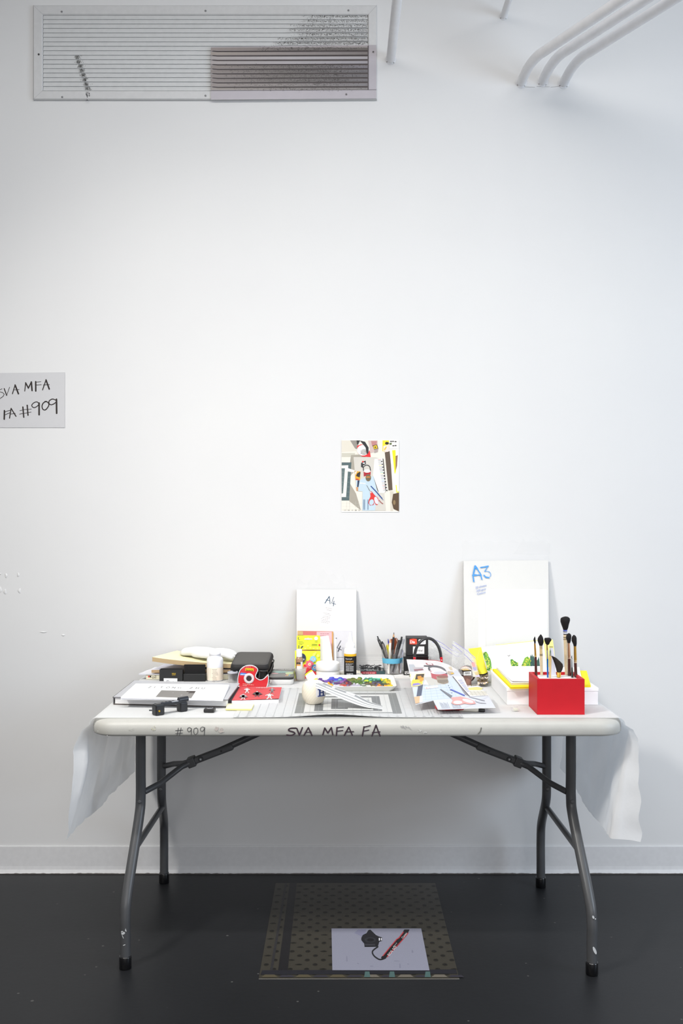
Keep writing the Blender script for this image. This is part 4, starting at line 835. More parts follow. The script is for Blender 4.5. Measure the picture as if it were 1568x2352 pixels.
# metal tin with a colour pencil picture on the lid
hT = .029; P = zq(Z2, [(560, 570), (1040, 577), (1062, 388), (640, 388)], ZC + hT); c = cen(P)
yt0 = std(645, 1573)[1]; xt0, xt1 = aty(618, 1573, yt0)[0], aty(673, 1573, yt0)[0]
t = thing('pencil_tin', 'flat metal pencil tin with a grey pictured lid, right of the black zip case', 'tin', ((xt0 + xt1) / 2, yt0 + .07, ZC))
m = MB(); rb = lambda ins, z: [(x, y, z) for x, y in rrect(xt0 + ins, xt1 - ins, yt0 + ins, yt0 + .165 - ins, .014, 6)]
m.grid([rb(.002, ZC + E), rb(0, ZC + .002), rb(0, ZC + .019)], '#dededc', cu=True, caps=True); m.build('tin_base', PLASTIC, t)
m = MB(); m.grid([rb(-.0008, ZC + .018), rb(-.0012, ZC + .019), rb(-.0012, ZC + hT - .003), rb(.001, ZC + hT - .0005), rb(.004, ZC + hT)], lambda i, j: '#2a2b2a' if i < 2 else '#6d6c6a', cu=True, caps=True)
tw, td = xt1 - xt0, .165
def TL(u, v, k=1): return (xt0 + u * tw, yt0 + v * td, ZC + hT + .00015 * k)
m.face([TL(*p) for p in ((.05, .55), (.95, .40), (.95, .62), (.05, .72))], '#8aa69b'); m.face([TL(*p, 2) for p in ell(.42, .52, .24, .10, 16)], '#87b0ac'); m.face([TL(*p, 2) for p in ell(.8, .38, .17, .16, 12)], '#b9c79a'); m.face([TL(*p, 2) for p in ell(.2, .35, .15, .08, 12)], '#b98f92')
m.decal(text2d('COLOR', .15, 1.5), lambda x, y: TL(.10 + x, .83 + y, 2), '#e2e2e2'); m.ink([bez([(.36, .52), (.42, .56), (.40, .48), (.46, .55), (.50, .48), (.56, .55)], 4)], lambda x, y: TL(x, y, 3), .010, '#40464a')
for k, cc in enumerate(('#e79a86', '#e8d25c', '#7fb9dc')): m.face([TL(*p, 3) for p in ((.66 + k * .07, .03), (.70 + k * .07, .03), (.735 + k * .06, .26), (.71 + k * .06, .26))], cc)
m.build('tin_lid', PLASTIC, t)

# ================================================================ THINGS ON THE TABLE, middle
# printed picture of a cutting mat lying on the table, with a curling strip
mx0, mx1, my0, my1 = -.309, .348, -.8165, -.343
ZM = ZC + .0012
t = thing('cutting_mat_print', 'large grey gridded cutting mat print with dark square frames, lying at the table front', 'mat print', (.02, -.58, ZC))
def mlift(x, y): return .0085 * math.exp(-((x + .02) / .10) ** 2) * max(0, 1 - (y - my0) / .09) ** 1.5
def MT(x, y, k=0): return (x, y, ZM + mlift(x, y) + .00012 * k)
m = MB(); nx, ny = 40, 20
m.grid([[MT(mx0 + (mx1 - mx0) * i / nx, my0 + (my1 - my0) * (j / ny) ** 1.6) for i in range(nx + 1)] for j in range(ny + 1)], '#cbcdce')
m.grid([[(x, y, z - .0009) for x, y, z in [MT(mx0 + (mx1 - mx0) * i / nx, my0 + (my1 - my0) * (j / ny) ** 1.6) for i in range(nx + 1)]] for j in range(ny + 1)][::-1], '#e9e9e9')
def mstrip(x0, y0, x1, y1, col, k=1):
    a = max(1, int(abs(x1 - x0) / .02)); b = max(1, int(abs(y1 - y0) / .015))
    m.grid([[MT(x0 + (x1 - x0) * i / a, y0 + (y1 - y0) * j / b, k) for i in range(a + 1)] for j in range(b + 1)], col, smooth=True)
mstrip(mx0, my0, mx1, my0 + .003, '#f0f0f0', 1)
fx0, fx1, fy0, fy1 = -.137, .176, -.763, -.435
mstrip(fx0, fy0, fx1, fy1, '#7b7e7e', 1)
mstrip(fx0 + .0265, fy0, fx1 - .0265, fy1 - .0265, '#d3d4d3', 2)
mstrip(fx0 + .029, fy0 + .006, fx1 - .003, fy0 + .018, '#85888a', 3)
mstrip(fx1 - .0265, fy0, fx1, fy1, '#7b7e7e', 3)
ix, iy = fx0 + .056, fy0 + .034
mstrip(ix, iy, fx1 - .056, fy1 - .055, '#6f7274', 3); mstrip(ix + .026, iy + .012, fx1 - .082, fy1 - .08, '#cfd0ce', 4)
mstrip(ix + .05, iy + .03, ix + .10, fy1 - .10, '#55585a', 5); mstrip(ix + .07, iy + .05, fx1 - .09, fy1 - .12, '#8c8f90', 6)
for k in range(26):
    x = mx0 + .012 + k * .0254
    if x < mx1 - .004: mstrip(x, my0 + .014, x + .0007, my1 - .012, '#a8acae', 7); mstrip(x - .004, my0 + .006, x + .004, my0 + .009, '#8d9092', 7); mstrip(x - .004, my1 - .010, x + .004, my1 - .006, '#8d9092', 7)
for k in range(18): mstrip(mx0 + .012, my0 + .016 + k * .0254, mx1 - .012, my0 + .0167 + k * .0254, '#b4b8b9', 7)
for k in range(9): mstrip(mx1 - .095 + k * .009, my0 + .03 + .012 * (k % 3), mx1 - .094 + k * .009, my0 + .10, '#8f9295', 8)
for k in range(5): mstrip(mx0 + .035, my0 + .02 + k * .020, mx0 + .047, my0 + .022 + k * .020, '#9a9ea0', 8)
m.build('sheet', GLOSSP, t)
near = [(878.7, 1631), (838, 1625.5), (800, 1613), (760, 1596), (742, 1588), (724, 1581)]; far = [(877.9, 1623), (848, 1613), (817, 1597), (779, 1584), (752, 1573), (727, 1562)]
NE = bez([aty(*p, -.70) for p in near], 4); FA_ = bez([aty(*p, -.646 + .046 * i / 5) for i, p in enumerate(far)], 4)
m = MB(); nv = 13
stc = ['#f4f4f4', '#f4f4f4', '#8f9192', '#d9dadb', '#e6e6e6', '#c4c6c7', '#7f8283', '#e4e4e4', '#e9e9e9', '#b4b6b8', '#86898a', '#8a8d8e', '#c9cacb']
rows = [[tuple(Vector(a).lerp(Vector(b), j / nv) + Vector((0, 0, .0028))) for a, b in zip(NE, FA_)] for j in range(nv + 1)]
m.grid(rows, lambda j, i: ('#e4e4e4' if (j in (10, 11) and i in (8, 9, 13)) else '#b6b8b9' if (j in (7, 8) and 16 <= i <= 18) else stc[j]))
m.grid([[(x, y, z - .0007) for x, y, z in r] for r in rows][::-1], '#f2f2f2')
m.grid([rows[0], [(x, y, z - .0007) for x, y, z in rows[0]]], '#fafafa')
tag(m.build('paper_strip', GLOSSP, None, rows[0][0]), 'grey and white striped paper strip curling up from the mat print beside the string ball', 'paper strip')

# ball of string
cx, cy, s = std(720.5, 1622, .034); r = 27 / s; hB = .072
t = thing('string_ball', 'cream ball of string with a blue-lettered paper band, standing on the mat print', 'ball of string', (cx, cy, ZM))
m = MB(); prof = [(r * .45, ZM + E), (r * .62, ZM + .002), (r * .82, ZM + .010), (r * .96, ZM + .022), (r, ZM + .036), (r * .97, ZM + .050), (r * .84, ZM + .062), (r * .6, ZM + .0695), (r * .3, ZM + .0715)]
m.lathe(cx, cy, bez(prof, 4), '#f1eadb', 40)
for k in range(70):      # strands wound over the ball
    a0 = 2 * math.pi * k / 70; pp = []
    for i in range(15):
        q = i / 14; zz = ZM + .006 + q * .062; f = 0
        P_ = bez(prof, 4); rr = next((a[0] + (b[0] - a[0]) * (zz - a[1]) / (b[1] - a[1] + 1e-9) for a, b in zip(P_[:-1], P_[1:]) if a[1] <= zz <= b[1]), r * .5)
        aa = a0 + q * 1.5; pp.append((cx + (rr + .0003) * math.cos(aa), cy + (rr + .0003) * math.sin(aa), zz))
    m.tube(pp, .0004, '#ede5d3' if k % 3 else '#f6f1e6', 5, caps=False)
m.build('wound_string', YARN, t)
m = MB(); CB = lambda a, z, e=.0016: (cx + (r * (1 - .05 * ((z - .036) / .02) ** 2) + e) * math.cos(a), cy + (r * (1 - .05 * ((z - .036) / .02) ** 2) + e) * math.sin(a), ZM + z)
m.grid([[CB(R(-78 + 6.5 * i), z) for i in range(11)] for z in (.026, .034, .042, .052)], '#e8e6ea')
for a0, a1, z0, z1 in ((-70, -28, .0475, .0505), (-70, -28, .0275, .0305), (-64, -55, .03, .048), (-43, -34, .03, .048), (-60, -38, .0375, .0405)):
    m.grid([[CB(R(a0 + (a1 - a0) * i / 6), z, .002) for i in range(7)] for z in (z0, z1)], '#3b4a86')
m.build('paper_band', PAPER, t)

# paint palette: white foam tray full of oil paint
pz0, pz1 = ZC + E, ZC + .020
pf = std(830, 1590)[1]; X0, X1 = aty(706, 1575, -.33)[0], aty(911, 1580, -.39)[0]; YB = onz(800, 1551, pz1)[1]
t = thing('paint_palette', 'white foam tray covered in blue, red, green and yellow paint', 'palette', ((X0 + X1) / 2, (pf + YB) / 2, ZC))
m = MB(); RT = lambda ins, z, w=0: [(x, y, z + w * noise.noise(Vector((x * 14, y * 14, 3)))) for x, y in rrect(X0 + ins, X1 - ins, pf + ins, YB - ins, .018, 7)]
m.grid([RT(.016, pz0), RT(.013, pz0 + .001), RT(.002, pz1 - .002, .004), RT(0, pz1, .006), RT(.0025, pz1 + .0004, .006), RT(.008, pz1 - .006), RT(.018, pz0 + .005)], '#ecece6', cu=True, caps=True); m.build('tray', PLASTIC, t)
m = MB()
rnd = random.Random(3)
def blob(u, v, ru, rv, h, col):
    x = X0 + .012 + u * (X1 - X0 - .024); y = pf + .014 + v * (YB - pf - .026); n = 16; sd = rnd.random() * 50; rows = []
    zb_ = pz0 + .0052 + .010 * max(0, (v - .5)) ** 1.2
    for f, zz in ((1, 0), (.93, h * .5), (.72, h * .9), (.4, h * 1.0), (.08, h * .95)):
        ring = []
        for k in range(n):
            a = 2 * math.pi * k / n; w = 1 + .45 * noise.noise(Vector((math.cos(a) * 1.6 + sd, math.sin(a) * 1.6, sd)))
            q = Vector((x + ru * f * w * math.cos(a), y + rv * f * w * math.sin(a), zb_ + zz * (1 + .35 * noise.noise(Vector((a * 2 + sd, f * 3, 1))))))
            q.x = min(max(q.x, X0 + .007), X1 - .007); q.y = min(max(q.y, pf + .006), YB - .006); ring.append(tuple(q))
        rows.append(ring)
    m.grid(rows, col, cu=True, caps=True)
pal = [('#7d4a9c', .04, .70, .022, .018), ('#5b2f86', .10, .85, .025, .02), ('#4a3aa8', .02, .3, .012, .02), ('#ded6ec', .17, .55, .03, .03), ('#6b3f9e', .20, .8, .02, .02), ('#3a3fbf', .27, .88, .03, .02), ('#2f37c4', .36, .9, .03, .018), ('#6fa5bd', .33, .68, .016, .016), ('#5a3370', .29, .62, .025, .025),
       ('#8a4a9a', .40, .70, .03, .03), ('#5a2a4a', .44, .55, .028, .035), ('#c2402c', .40, .33, .030, .022), ('#a03a30', .45, .25, .02, .02), ('#f0a62a', .24, .35, .012, .012), ('#c9c4d6', .33, .22, .03, .02), ('#b9b4c6', .56, .30, .03, .025), ('#e9e6ee', .60, .4, .02, .02), ('#7b6a8c', .50, .16, .03, .018),
       ('#6b7434', .50, .86, .03, .02), ('#8a8a3a', .56, .9, .02, .018), ('#4d6b2c', .57, .66, .035, .03), ('#3d7a30', .64, .72, .03, .035), ('#6d8c3a', .60, .55, .02, .02), ('#b4d22c', .69, .74, .016, .02), ('#2f5a3c', .70, .55, .032, .035), ('#3f5a3a', .66, .36, .032, .03), ('#2e6a50', .74, .88, .034, .025), ('#5a4a30', .74, .35, .03, .025), ('#a04a2a', .72, .52, .014, .018),
       ('#57c0a0', .81, .9, .02, .014), ('#243f38', .79, .70, .03, .03), ('#4b3a6a', .81, .58, .024, .03), ('#1f6a58', .87, .66, .026, .03), ('#2a4a44', .86, .45, .03, .025), ('#e6d8a0', .74, .14, .018, .014), ('#f4f0e8', .68, .16, .02, .012),
       ('#f5d51e', .93, .88, .024, .02), ('#f2c81a', .96, .62, .014, .035), ('#f6de2a', .955, .35, .016, .035), ('#8a9a3c', .925, .75, .014, .016), ('#4a3a20', .93, .42, .018, .02), ('#d9772a', .86, .14, .02, .014), ('#5a3a7a', .91, .12, .024, .012), ('#e8912e', .80, .18, .016, .012), ('#f0c020', .97, .14, .012, .018), ('#3f7a44', .925, .76, .008, .009)]
for c_, u, v, a, b in pal: blob(u, v, a * .8, b * .9, rnd.uniform(.0025, .006), c_)
for _ in range(130):
    q = rnd.choice(pal); blob(min(.985, max(.015, q[1] + rnd.gauss(0, .035))), min(.97, max(.05, q[2] + rnd.gauss(0, .12))), rnd.uniform(.003, .010), rnd.uniform(.002, .008), rnd.uniform(.004, .0085), q[0])
m.build('paint', OILP, t)

# clear cup with a brown paint bottle standing in it
cx, cy, s = std(689.5, 1566, .020)
t = thing('plastic_cup', 'small clear plastic cup holding the brown paint bottle', 'cup', (cx, cy, ZC)); r0, r1 = 9.5 / s, 14.5 / s; hc = aty(689, 1534, cy)[2] - ZC
m = MB(); m.lathe(cx, cy, [(r0 - .003, ZC + E), (r0, ZC + .001), (r1, ZC + hc), (r1 + .0012, ZC + hc + .0006), (r1 - .001, ZC + hc), (r0 - .001, ZC + .0025), (.001, ZC + .0025)], '#ffffff', 32, caps=False); m.build('cup_wall', MILKY, t)
zb_ = ZC + .0035; rb_ = 10.3 / s
rb_ = .0125; bx, by = cx - .004, cy
t = thing('paint_bottle', 'brown acrylic paint bottle with a white cap, standing in the small clear cup', 'bottle', (bx, by, zb_)); zt_ = aty(687, 1491, by)[2]; hb = zt_ - zb_
m = MB(); m.lathe(bx, by, [(rb_ * .9, zb_), (rb_, zb_ + .002), (rb_, zb_ + hb * .64), (rb_ * 1.02, zb_ + hb * .66), (rb_ * .98, zb_ + hb * .70), (rb_ * .72, zb_ + hb * .74), (rb_ * .66, zb_ + hb * .76)], '#a4836a', 28); m.build('bottle_body', SHINY, t)
m = MB(); m.lathe(bx, by, [(rb_ * .80, zb_ + hb * .755), (rb_ * .82, zb_ + hb * .76), (rb_ * .78, zb_ + hb * .98), (rb_ * .66, zb_ + hb)], '#f0f0f0', 28); m.build('cap', PLASTIC, t)
m = MB(); C_ = CYL(bx, by, rb_, zb_, -80); rr_ = lambda a0, a1, z0, z1, c_, e=.0004: m.grid([[C_(a0 * rb_ + (a1 - a0) * rb_ * i / 8, z, e) for i in range(9)] for z in (z0, z1)], c_)
rr_(-.85, 1.0, .004, hb * .52, '#e9e2dc'); rr_(-.85, .25, hb * .47, hb * .52, '#e5a263', .0006); rr_(-.85, .25, hb * .52, hb * .58, '#221c1a', .0006); rr_(.25, 1.0, hb * .50, hb * .60, '#e9e6e4', .0006)
m.decal(bars(2, .0028, .9, 5), lambda u, v: C_(-.6 * rb_ + u, hb * .535 + v, .0008), '#d8ccc0'); m.build('label_sheet', PAPER, t)

# tube of yellow paint leaning against the jar
a = Vector(aty(722, 1569, -.262)); b = Vector(aty(707, 1543, -.232)); a.z = max(a.z, ZC + .004)
t = thing('paint_tube', 'white and yellow paint tube leaning beside the clear cup', 'paint tube', (a.x, a.y, ZC)); m = MB(); ax = (b - a).normalized(); sd_ = ax.cross(Vector((0, 1, 0))).normalized(); fw = sd_.cross(ax); rows = []
for q, w, d_ in ((0, .015, .010), (.15, .0165, .012), (.5, .0165, .0105), (.8, .0155, .007), (.95, .0145, .0025), (1, .014, .0012)):
    p = a.lerp(b, q); rows.append([tuple(p + sd_ * w * math.cos(k * math.pi / 10) + fw * d_ * math.sin(k * math.pi / 10)) for k in range(20)])
m.grid(rows, lambda i, j: '#f0da28' if i in (0, 3) else ('#3e3c38' if i == 4 else '#f1efe9'), cu=True, caps=True); m.build('tube_body', PLASTIC, t)
m = MB(); m.tube([tuple(a + ax * .003), tuple(a - ax * .006)], .007, '#f2f2ee', 14); m.build('cap', PLASTIC, t)

# white jar
cx, cy, s = std(752.5, 1563, .042); r = 27.5 / s; zt_ = aty(752, 1520, cy)[2]; hj = zt_ - ZC
t = thing('white_jar', 'squat white plastic jar with a wide screw lid, behind the paint palette', 'jar', (cx, cy, ZC))
m = MB(); m.lathe(cx, cy, [(r * .93, ZC + E), (r * .97, ZC + .003), (r * .97, ZC + hj * .50), (r * .93, ZC + hj * .52)], '#ecebe5', 44); m.build('jar_body', PLASTIC, t)
m = MB(); m.lathe(cx, cy, [(r * .96, ZC + hj * .50), (r, ZC + hj * .505), (r * .995, ZC + hj * .60), (r, ZC + hj * .61), (r, ZC + hj * .9), (r * .97, ZC + hj * .96), (r * .9, ZC + hj), (r * .7, ZC + hj), (r * .68, ZC + hj * .985)], '#f1f0ec', 44); m.build('jar_lid', PLASTIC, t)

# glue bottle
cx, cy, s = std(804, 1564, .0215); r = 14 / s; zz = lambda py: aty(804, py, cy - r)[2]
t = thing('glue_bottle', 'white glue bottle with a black and yellow label and a pointed cap', 'glue bottle', (cx, cy, ZC))
m = MB(); m.lathe(cx, cy, [(r * .9, ZC + E), (r, ZC + .002), (r, zz(1496)), (r * .96, zz(1493)), (r * .80, zz(1490))], '#f2f2f2', 36); m.build('bottle_body', PLASTIC, t)
m = MB(); m.lathe(cx, cy, [(r * .76, zz(1490.5)), (r * .78, zz(1490)), (r * .76, zz(1480)), (r * .45, zz(1477)), (r * .28, zz(1466)), (r * .16, zz(1458)), (r * .16, zz(1454))], '#f4f4f4', 28); m.build('pointed_cap', PLASTIC, t)
m = MB(); C_ = CYL(cx, cy, r, 0); gr = lambda z0, z1, c_, e: m.grid([[C_(r * 1.5 * i / 10, z, e) for i in range(-10, 11)] for z in (z0, z1)], c_)
gr(ZC + .008, zz(1508), '#1f1d1e', .0003); gr(zz(1508), zz(1502.5), '#eab42a', .0003)
tx = lambda s_, size, u0, py, c_, w=1, off=0: m.decal(text2d(s_, size, w, off=off), lambda u, v: C_(u0 + u, zz(py) + v, .0007), c_)
tx('Neutral pH', .0066, -.0175, 1515, '#e9e9e9', .78); tx('ADHESIVE', .0088, -.0185, 1522, '#e0a020', .78); [m.decal(bars(4, .0034, .9, 6 + q), lambda u, v: C_(-.017 + u, zz(1525.5 + 2.5 * q) + v, .0007), '#d8d8d8') for q in (0, 1)]
for k in range(6): m.face([C_(u, zz(1531 + k * 2.2), .0006) for u in (-.017, -.010, -.003)] + [C_(u, zz(1530 + k * 2.2), .0006) for u in (-.003, -.010, -.017)], '#b9b9b9'); m.face([C_(u, zz(1531 + k * 2.2), .0006) for u in (-.002, .005, .012)] + [C_(u, zz(1530 + k * 2.2), .0006) for u in (.012, .005, -.002)], '#b9b9b9')
tx('LINECO', .0070, -.0135, 1550, '#f0f0f0', .95, .0001); m.build('label_sheet', PAPER, t)

# roll of masking tape lying flat behind the glue bottle
cx, cy = aty(809, 1545, -.098)[0], -.098; r = .0455; m = MB()
rows = [[(cx + q * math.cos(a), cy + q * math.sin(a), z) for a in [2 * math.pi * k / 40 for k in range(40)]] for q, z in ((r * .8, ZC + E), (r, ZC + .0012), (r, ZC + .0145), (r * .985, ZC + .0152), (r * .82, ZC + .0152), (r * .8, ZC + .0146), (r * .8, ZC + E))]
m.grid(rows, lambda i, j: '#8e99b0' if i == 3 and 26 < j < 34 else '#ece8da', cu=True); tag(m.build('masking_tape', PAPER, None, (cx, cy, ZC)), 'roll of cream masking tape lying flat behind the glue bottle', 'tape roll')

# boards under the pen cup, and the book and pin box on them
bx0, bx1 = aty(846, 1558, -.15)[0], aty(940, 1558, -.15)[0]
for k, (lab, dx, c_) in enumerate((('lower of two thin white boards under the pen cup', .004, '#e6e6e4'), ('upper of two thin white boards under the pen cup', 0, '#f0f0ee'))):
    m = MB(); m.box(((bx0 + bx1) / 2 + dx, -.0775, ZC + .0031 + k * .0058), (bx1 - bx0, .147 - .004 * k, .0052), c_, bev=.0004); tag(m.build('white_board', PAPER, None, ((bx0 + bx1) / 2, -.078, ZC + k * .0058)), lab, 'board', 'white boards under the pen cup')
ZB = ZC + .0118
x0, x1 = aty(828, 1545, -.13)[0], aty(880, 1545, -.13)[0]
t = thing('dark_red_book', 'small dark teal book with a red spine label, lying under the clear pin box', 'book', ((x0 + x1) / 2, -.09, ZB))
m = MB(); m.box(((x0 + x1) / 2 + .003, -.085, ZB + .0053), (x1 - x0 + .006, .085, .010), '#3a5054', bev=.0006); y = -.1281
a, b = aty(829, 1545, y)[0], aty(864, 1545, y)[0]; m.face([(a, y, ZB + .001), (b, y, ZB + .001), (b, y, ZB + .0098), (a, y, ZB + .0098)], '#a03a44'); m.decal(bars(4, .0055, .9, 8), lambda u, v: (a + .008 + u, y - .0003, ZB + .0035 + v), '#e0b8b8'); m.build('cover', PAPER, t)
ZPB = ZB + .0104; x0, x1 = aty(821, 1541, -.12)[0], aty(879, 1541, -.12)[0]; hp = aty(850, 1508, -.12)[2] - ZPB
t = thing('pin_box', 'clear plastic box of dark push pins standing on the dark red book', 'box', ((x0 + x1) / 2, -.095, ZPB))
def shell(x0, x1, y0, y1, z0, z1, open_top):
    m = MB(); P_ = rrect(x0, x1, y0, y1, .004, 4); rows = [[(*p, z0) for p in P_], [(*p, z1) for p in P_]]
    if not open_top: rows = rows[:1] + rows[1:]
    m.grid(rows, '#ffffff', cu=True); m.face([(*p, z0 if open_top else z1) for p in P_], '#ffffff'); return m
shell(x0, x1, -.12, -.07, ZPB + E, ZPB + hp * .58, True).build('box_base', CLEAR, t); mm = shell(x0 - .0012, x1 + .0012, -.1212, -.0688, ZPB + hp * .55, ZPB + hp, False)
for z in (ZPB + hp * .56, ZPB + hp * .72): mm.tube([(x, y, z) for x, y in rrect(x0 - .001, x1 + .001, -.121, -.069, .004, 3)] + [(x1 + .001, -.073, z)], .0007, '#ffffff', 6)
mm.build('box_lid', CLEAR, t)
m = MB(); rp = random.Random(5)
for _ in range(120):
    x, y, z = rp.uniform(x0 + .008, x1 - .008), rp.uniform(-.115, -.075), ZPB + rp.uniform(.003, hp * .33); d_ = Vector((rp.uniform(-1, 1), rp.uniform(-1, 1), rp.uniform(-.4, .4))).normalized() * rp.uniform(.003, .006)
    m.tube([(x - d_.x, y - d_.y, z), (x, y, z + .0004), (x + d_.x, y + d_.y, z + d_.z * .3)], [.0012, .0018, .0010], rp.choice(['#2a2a2b', '#4a4a4c', '#8c8c8e', '#1f1f20', '#3a3a3c']), 6)
o = m.build('push_pins', METALM, t); o['kind'] = 'stuff'

# pen cup
cx, cy = aty(899.8, 1550, -.115)[0], -.115; r0, r1 = .0285, .0385; hc = aty(900, 1489, cy)[2] - ZB
t = thing('pen_cup', 'clear plastic cup with a blue tape band, full of pens and pencils', 'cup', (cx, cy, ZB))
m = MB(); m.lathe(cx, cy, [(r0 - .002, ZB + E), (r0, ZB + .0012), (r1, ZB + hc - .001), (r1 + .0012, ZB + hc), (r1 - .0008, ZB + hc - .0012), (r0 - .001, ZB + .003), (.0005, ZB + .003)], '#ffffff', 40, caps=False); m.build('cup_wall', CLEAR, t)
m = MB(); f0, f1 = .44, .64; rr_ = lambda f: r0 + (r1 - r0) * f + .0006
m.grid([[(cx + rr_(f) * math.cos(a), cy + rr_(f) * math.sin(a), ZB + hc * f) for a in [R(-172 + 8.2 * i) for i in range(21)]] for f in (f0, f1)], '#66b6d6')
a = R(-8); m.face([(cx + rr_(f0) * math.cos(a), cy + rr_(f0) * math.sin(a), ZB + hc * f0), (cx + rr_(f0) + .004, cy - .012, ZB + hc * f0), (cx + rr_(.54) - .002, cy - .012, ZB + hc * .54), (cx + rr_(f1) + .004, cy - .012, ZB + hc * f1), (cx + rr_(f1) * math.cos(a), cy + rr_(f1) * math.sin(a), ZB + hc * f1)], '#66b6d6'); m.build('tape_band', PAPER, t)
def rod(name, label, cat, base, tip, dy0, dy1, segs, mat=PLASTIC, clip=None):
    """a pen or pencil: base and tip in the close-up's coordinates, segs = (share of length, radius in mm, colour)"""
    b_ = Vector(aty(*Z5(*base), cy + dy0)); e_ = Vector(aty(*Z5(*tip), cy + dy1))
    zmin = ZB + .0045
    if b_.z < zmin or True: b_ = e_ + (b_ - e_) * ((e_.z - zmin) / (e_.z - b_.z))
    m = MB(); cuts = []; cl = []
    for f, rad, c_ in segs: cuts.append((f, rad)); cl.append(c_)
    m.tube([tuple(b_.lerp(e_, f)) for f, _ in cuts], [q / 1000 for _, q in cuts], lambda i: cl[i + 1] if i + 1 < len(cl) else cl[-1], 12)
    o = m.build(name, mat, None, tuple(b_)); tag(o, label, cat, 'pens in the clear cup')
    if clip:
        c2 = MB(); d_ = (e_ - b_); n_ = Vector((-.0045, -.003, 0)) if clip < 0 else Vector((.0045, -.003, 0)); p0 = b_ + d_ * .72 + n_; p1 = b_ + d_ * .93 + n_
        c2.tube([tuple(p0), tuple(p1), tuple(b_ + d_ * .95)], .0012, '#2a2b2d', 6); k = c2.build('clip', PLASTIC, o, None)
        for v in k.data.vertices: pass
    return o
# dark pens leaning left
rod('ballpoint_pen', 'black clicking ballpoint pen leaning furthest left in the clear cup', 'pen', (420, 800), (188, 222), -.012, -.004, [(0, 2, '#6a6668'), (.05, 4.6, '#7a7678'), (.45, 4.6, '#8a5a58'), (.62, 4.8, '#1d1d1f'), (.9, 4.6, '#1d1d1f'), (.905, 2.4, '#1d1d1f'), (1, 2.2, '#1d1d1f')], clip=-1)
rod('gel_pen', 'grey and black gel pen, second from the left in the clear cup', 'pen', (430, 810), (262, 308), -.020, -.018, [(0, 2, '#a9a7a8'), (.05, 4.6, '#b4b2b4'), (.5, 4.8, '#2b2c2e'), (.93, 4.8, '#77716f'), (.95, 3.6, '#232425'), (1, 2.6, '#232425')], clip=1)
rod('red_pen', 'red pen behind the two dark pens leaning left in the cup', 'pen', (410, 780), (236, 345), .008, .014, [(0, 2, '#a8332f'), (.05, 3.8, '#a8332f'), (.96, 3.8, '#b5352f'), (1, 2.5, '#7a2a26')])
rod('white_pencil', 'thick white pencil with a wooden tip, upright at the front of the cup', 'pencil', (372, 850), (402, 272), -.024, -.030, [(0, 4.0, '#e9e4dc'), (.90, 4.0, '#efebe4'), (.96, 3.0, '#d6a37e'), (1, .9, '#c08a68')])
rod('black_pencil', 'sharpened black pencil standing tallest in the clear cup', 'pencil', (415, 830), (459, 158), .0, -.002, [(0, 3.9, '#4a4c50'), (.40, 3.9, '#54565a'), (.88, 3.9, '#1f2124'), (.95, 2.0, '#c99b70'), (1, .5, '#2c2c2e')])
rod('marker_pen', 'black capped marker right of the black pencil in the cup', 'marker', (440, 800), (548, 285), -.012, -.004, [(0, 3.5, '#1a1a1c'), (.1, 4.8, '#6f7174'), (.55, 4.9, '#1a1a1c'), (.97, 5.0, '#1a1a1c'), (1, 3.5, '#1a1a1c')])
rod('ballpoint_pen', 'black ballpoint pen with a rounded clip, leaning right in the clear cup', 'pen', (450, 820), (588, 232), .006, .008, [(0, 2, '#b0a9a4'), (.06, 4.2, '#bab2aa'), (.5, 4.2, '#8a8a8e'), (.9, 4.4, '#1e2022'), (.91, 3.4, '#1e2022'), (1, 3.2, '#1e2022')], clip=1)
rod('clear_pen', 'clear plastic pen leaning furthest right in the cup', 'pen', (470, 800), (622, 268), -.014, -.008, [(0, 2.4, '#c9c9cc'), (.1, 4.2, '#c9c9cc'), (.85, 4.4, '#b4b6ba'), (.97, 4.6, '#909296'), (1, 3.4, '#909296')])
rod('yellow_highlighter', 'short yellow marker showing between the pens in the cup', 'marker', (440, 780), (346, 362), .004, .006, [(0, 5.0, '#d8cc30'), (.92, 5.2, '#e8d820'), (.97, 4.2, '#d8c838'), (1, 3, '#c9ba58')])
rod('blue_pen', 'thin blue pen with its point up, behind the white pencil', 'pen', (440, 800), (362, 266), .018, .016, [(0, 2, '#8a7a6a'), (.86, 2.8, '#b08a70'), (.93, 2.4, '#3a3f9a'), (1, .8, '#3a3f9a')])
rod('wooden_stick', 'pale wooden stick low at the right side of the clear cup', 'stick', (558, 850), (522, 470), -.004, .02, [(0, 3.2, '#c99a58'), (.9, 3.2, '#c9a068'), (1, 2.8, '#c9a068')], WOOD)
rod('white_pen', 'thin pale lilac pen upright at the right edge of the cup', 'pen', (566, 800), (606, 452), -.010, .0, [(0, 2.4, '#c9c8da'), (.9, 2.6, '#d5d4e2'), (1, 1.6, '#b9b8ca')])
rod('grey_marker', 'short grey marker low down in the middle of the cup', 'marker', (402, 820), (480, 520), -.022, -.024, [(0, 4.6, '#8f9194'), (.4, 4.8, '#a9abae'), (.9, 4.8, '#77797c'), (1, 4, '#5f6164')])
m = MB(); Yf = cy + .020; FS = lambda x, y: aty(*Z5(x, y), Yf + (x - 450) * .00006)
pts = [(392, 275), (420, 268), (500, 248), (520, 270), (526, 300), (505, 350), (488, 400), (470, 520), (420, 520), (400, 400), (388, 330)]
m.slab([FS(*p) for p in pts][::-1], (0, -.0004, 0), '#8a4a30')
for k in range(6): m.face([aty(*Z5(492 + k * 4 + dx, 262 + k * 12 + dy), Yf - .0008) for dx, dy in ((0, 0), (10, -3), (12, 5), (2, 8))], '#efe6e0')
tag(m.build('film_strip', GLOSSP, None, FS(440, 520)), 'curled brown strip of photographic film standing among the pens', 'film strip')

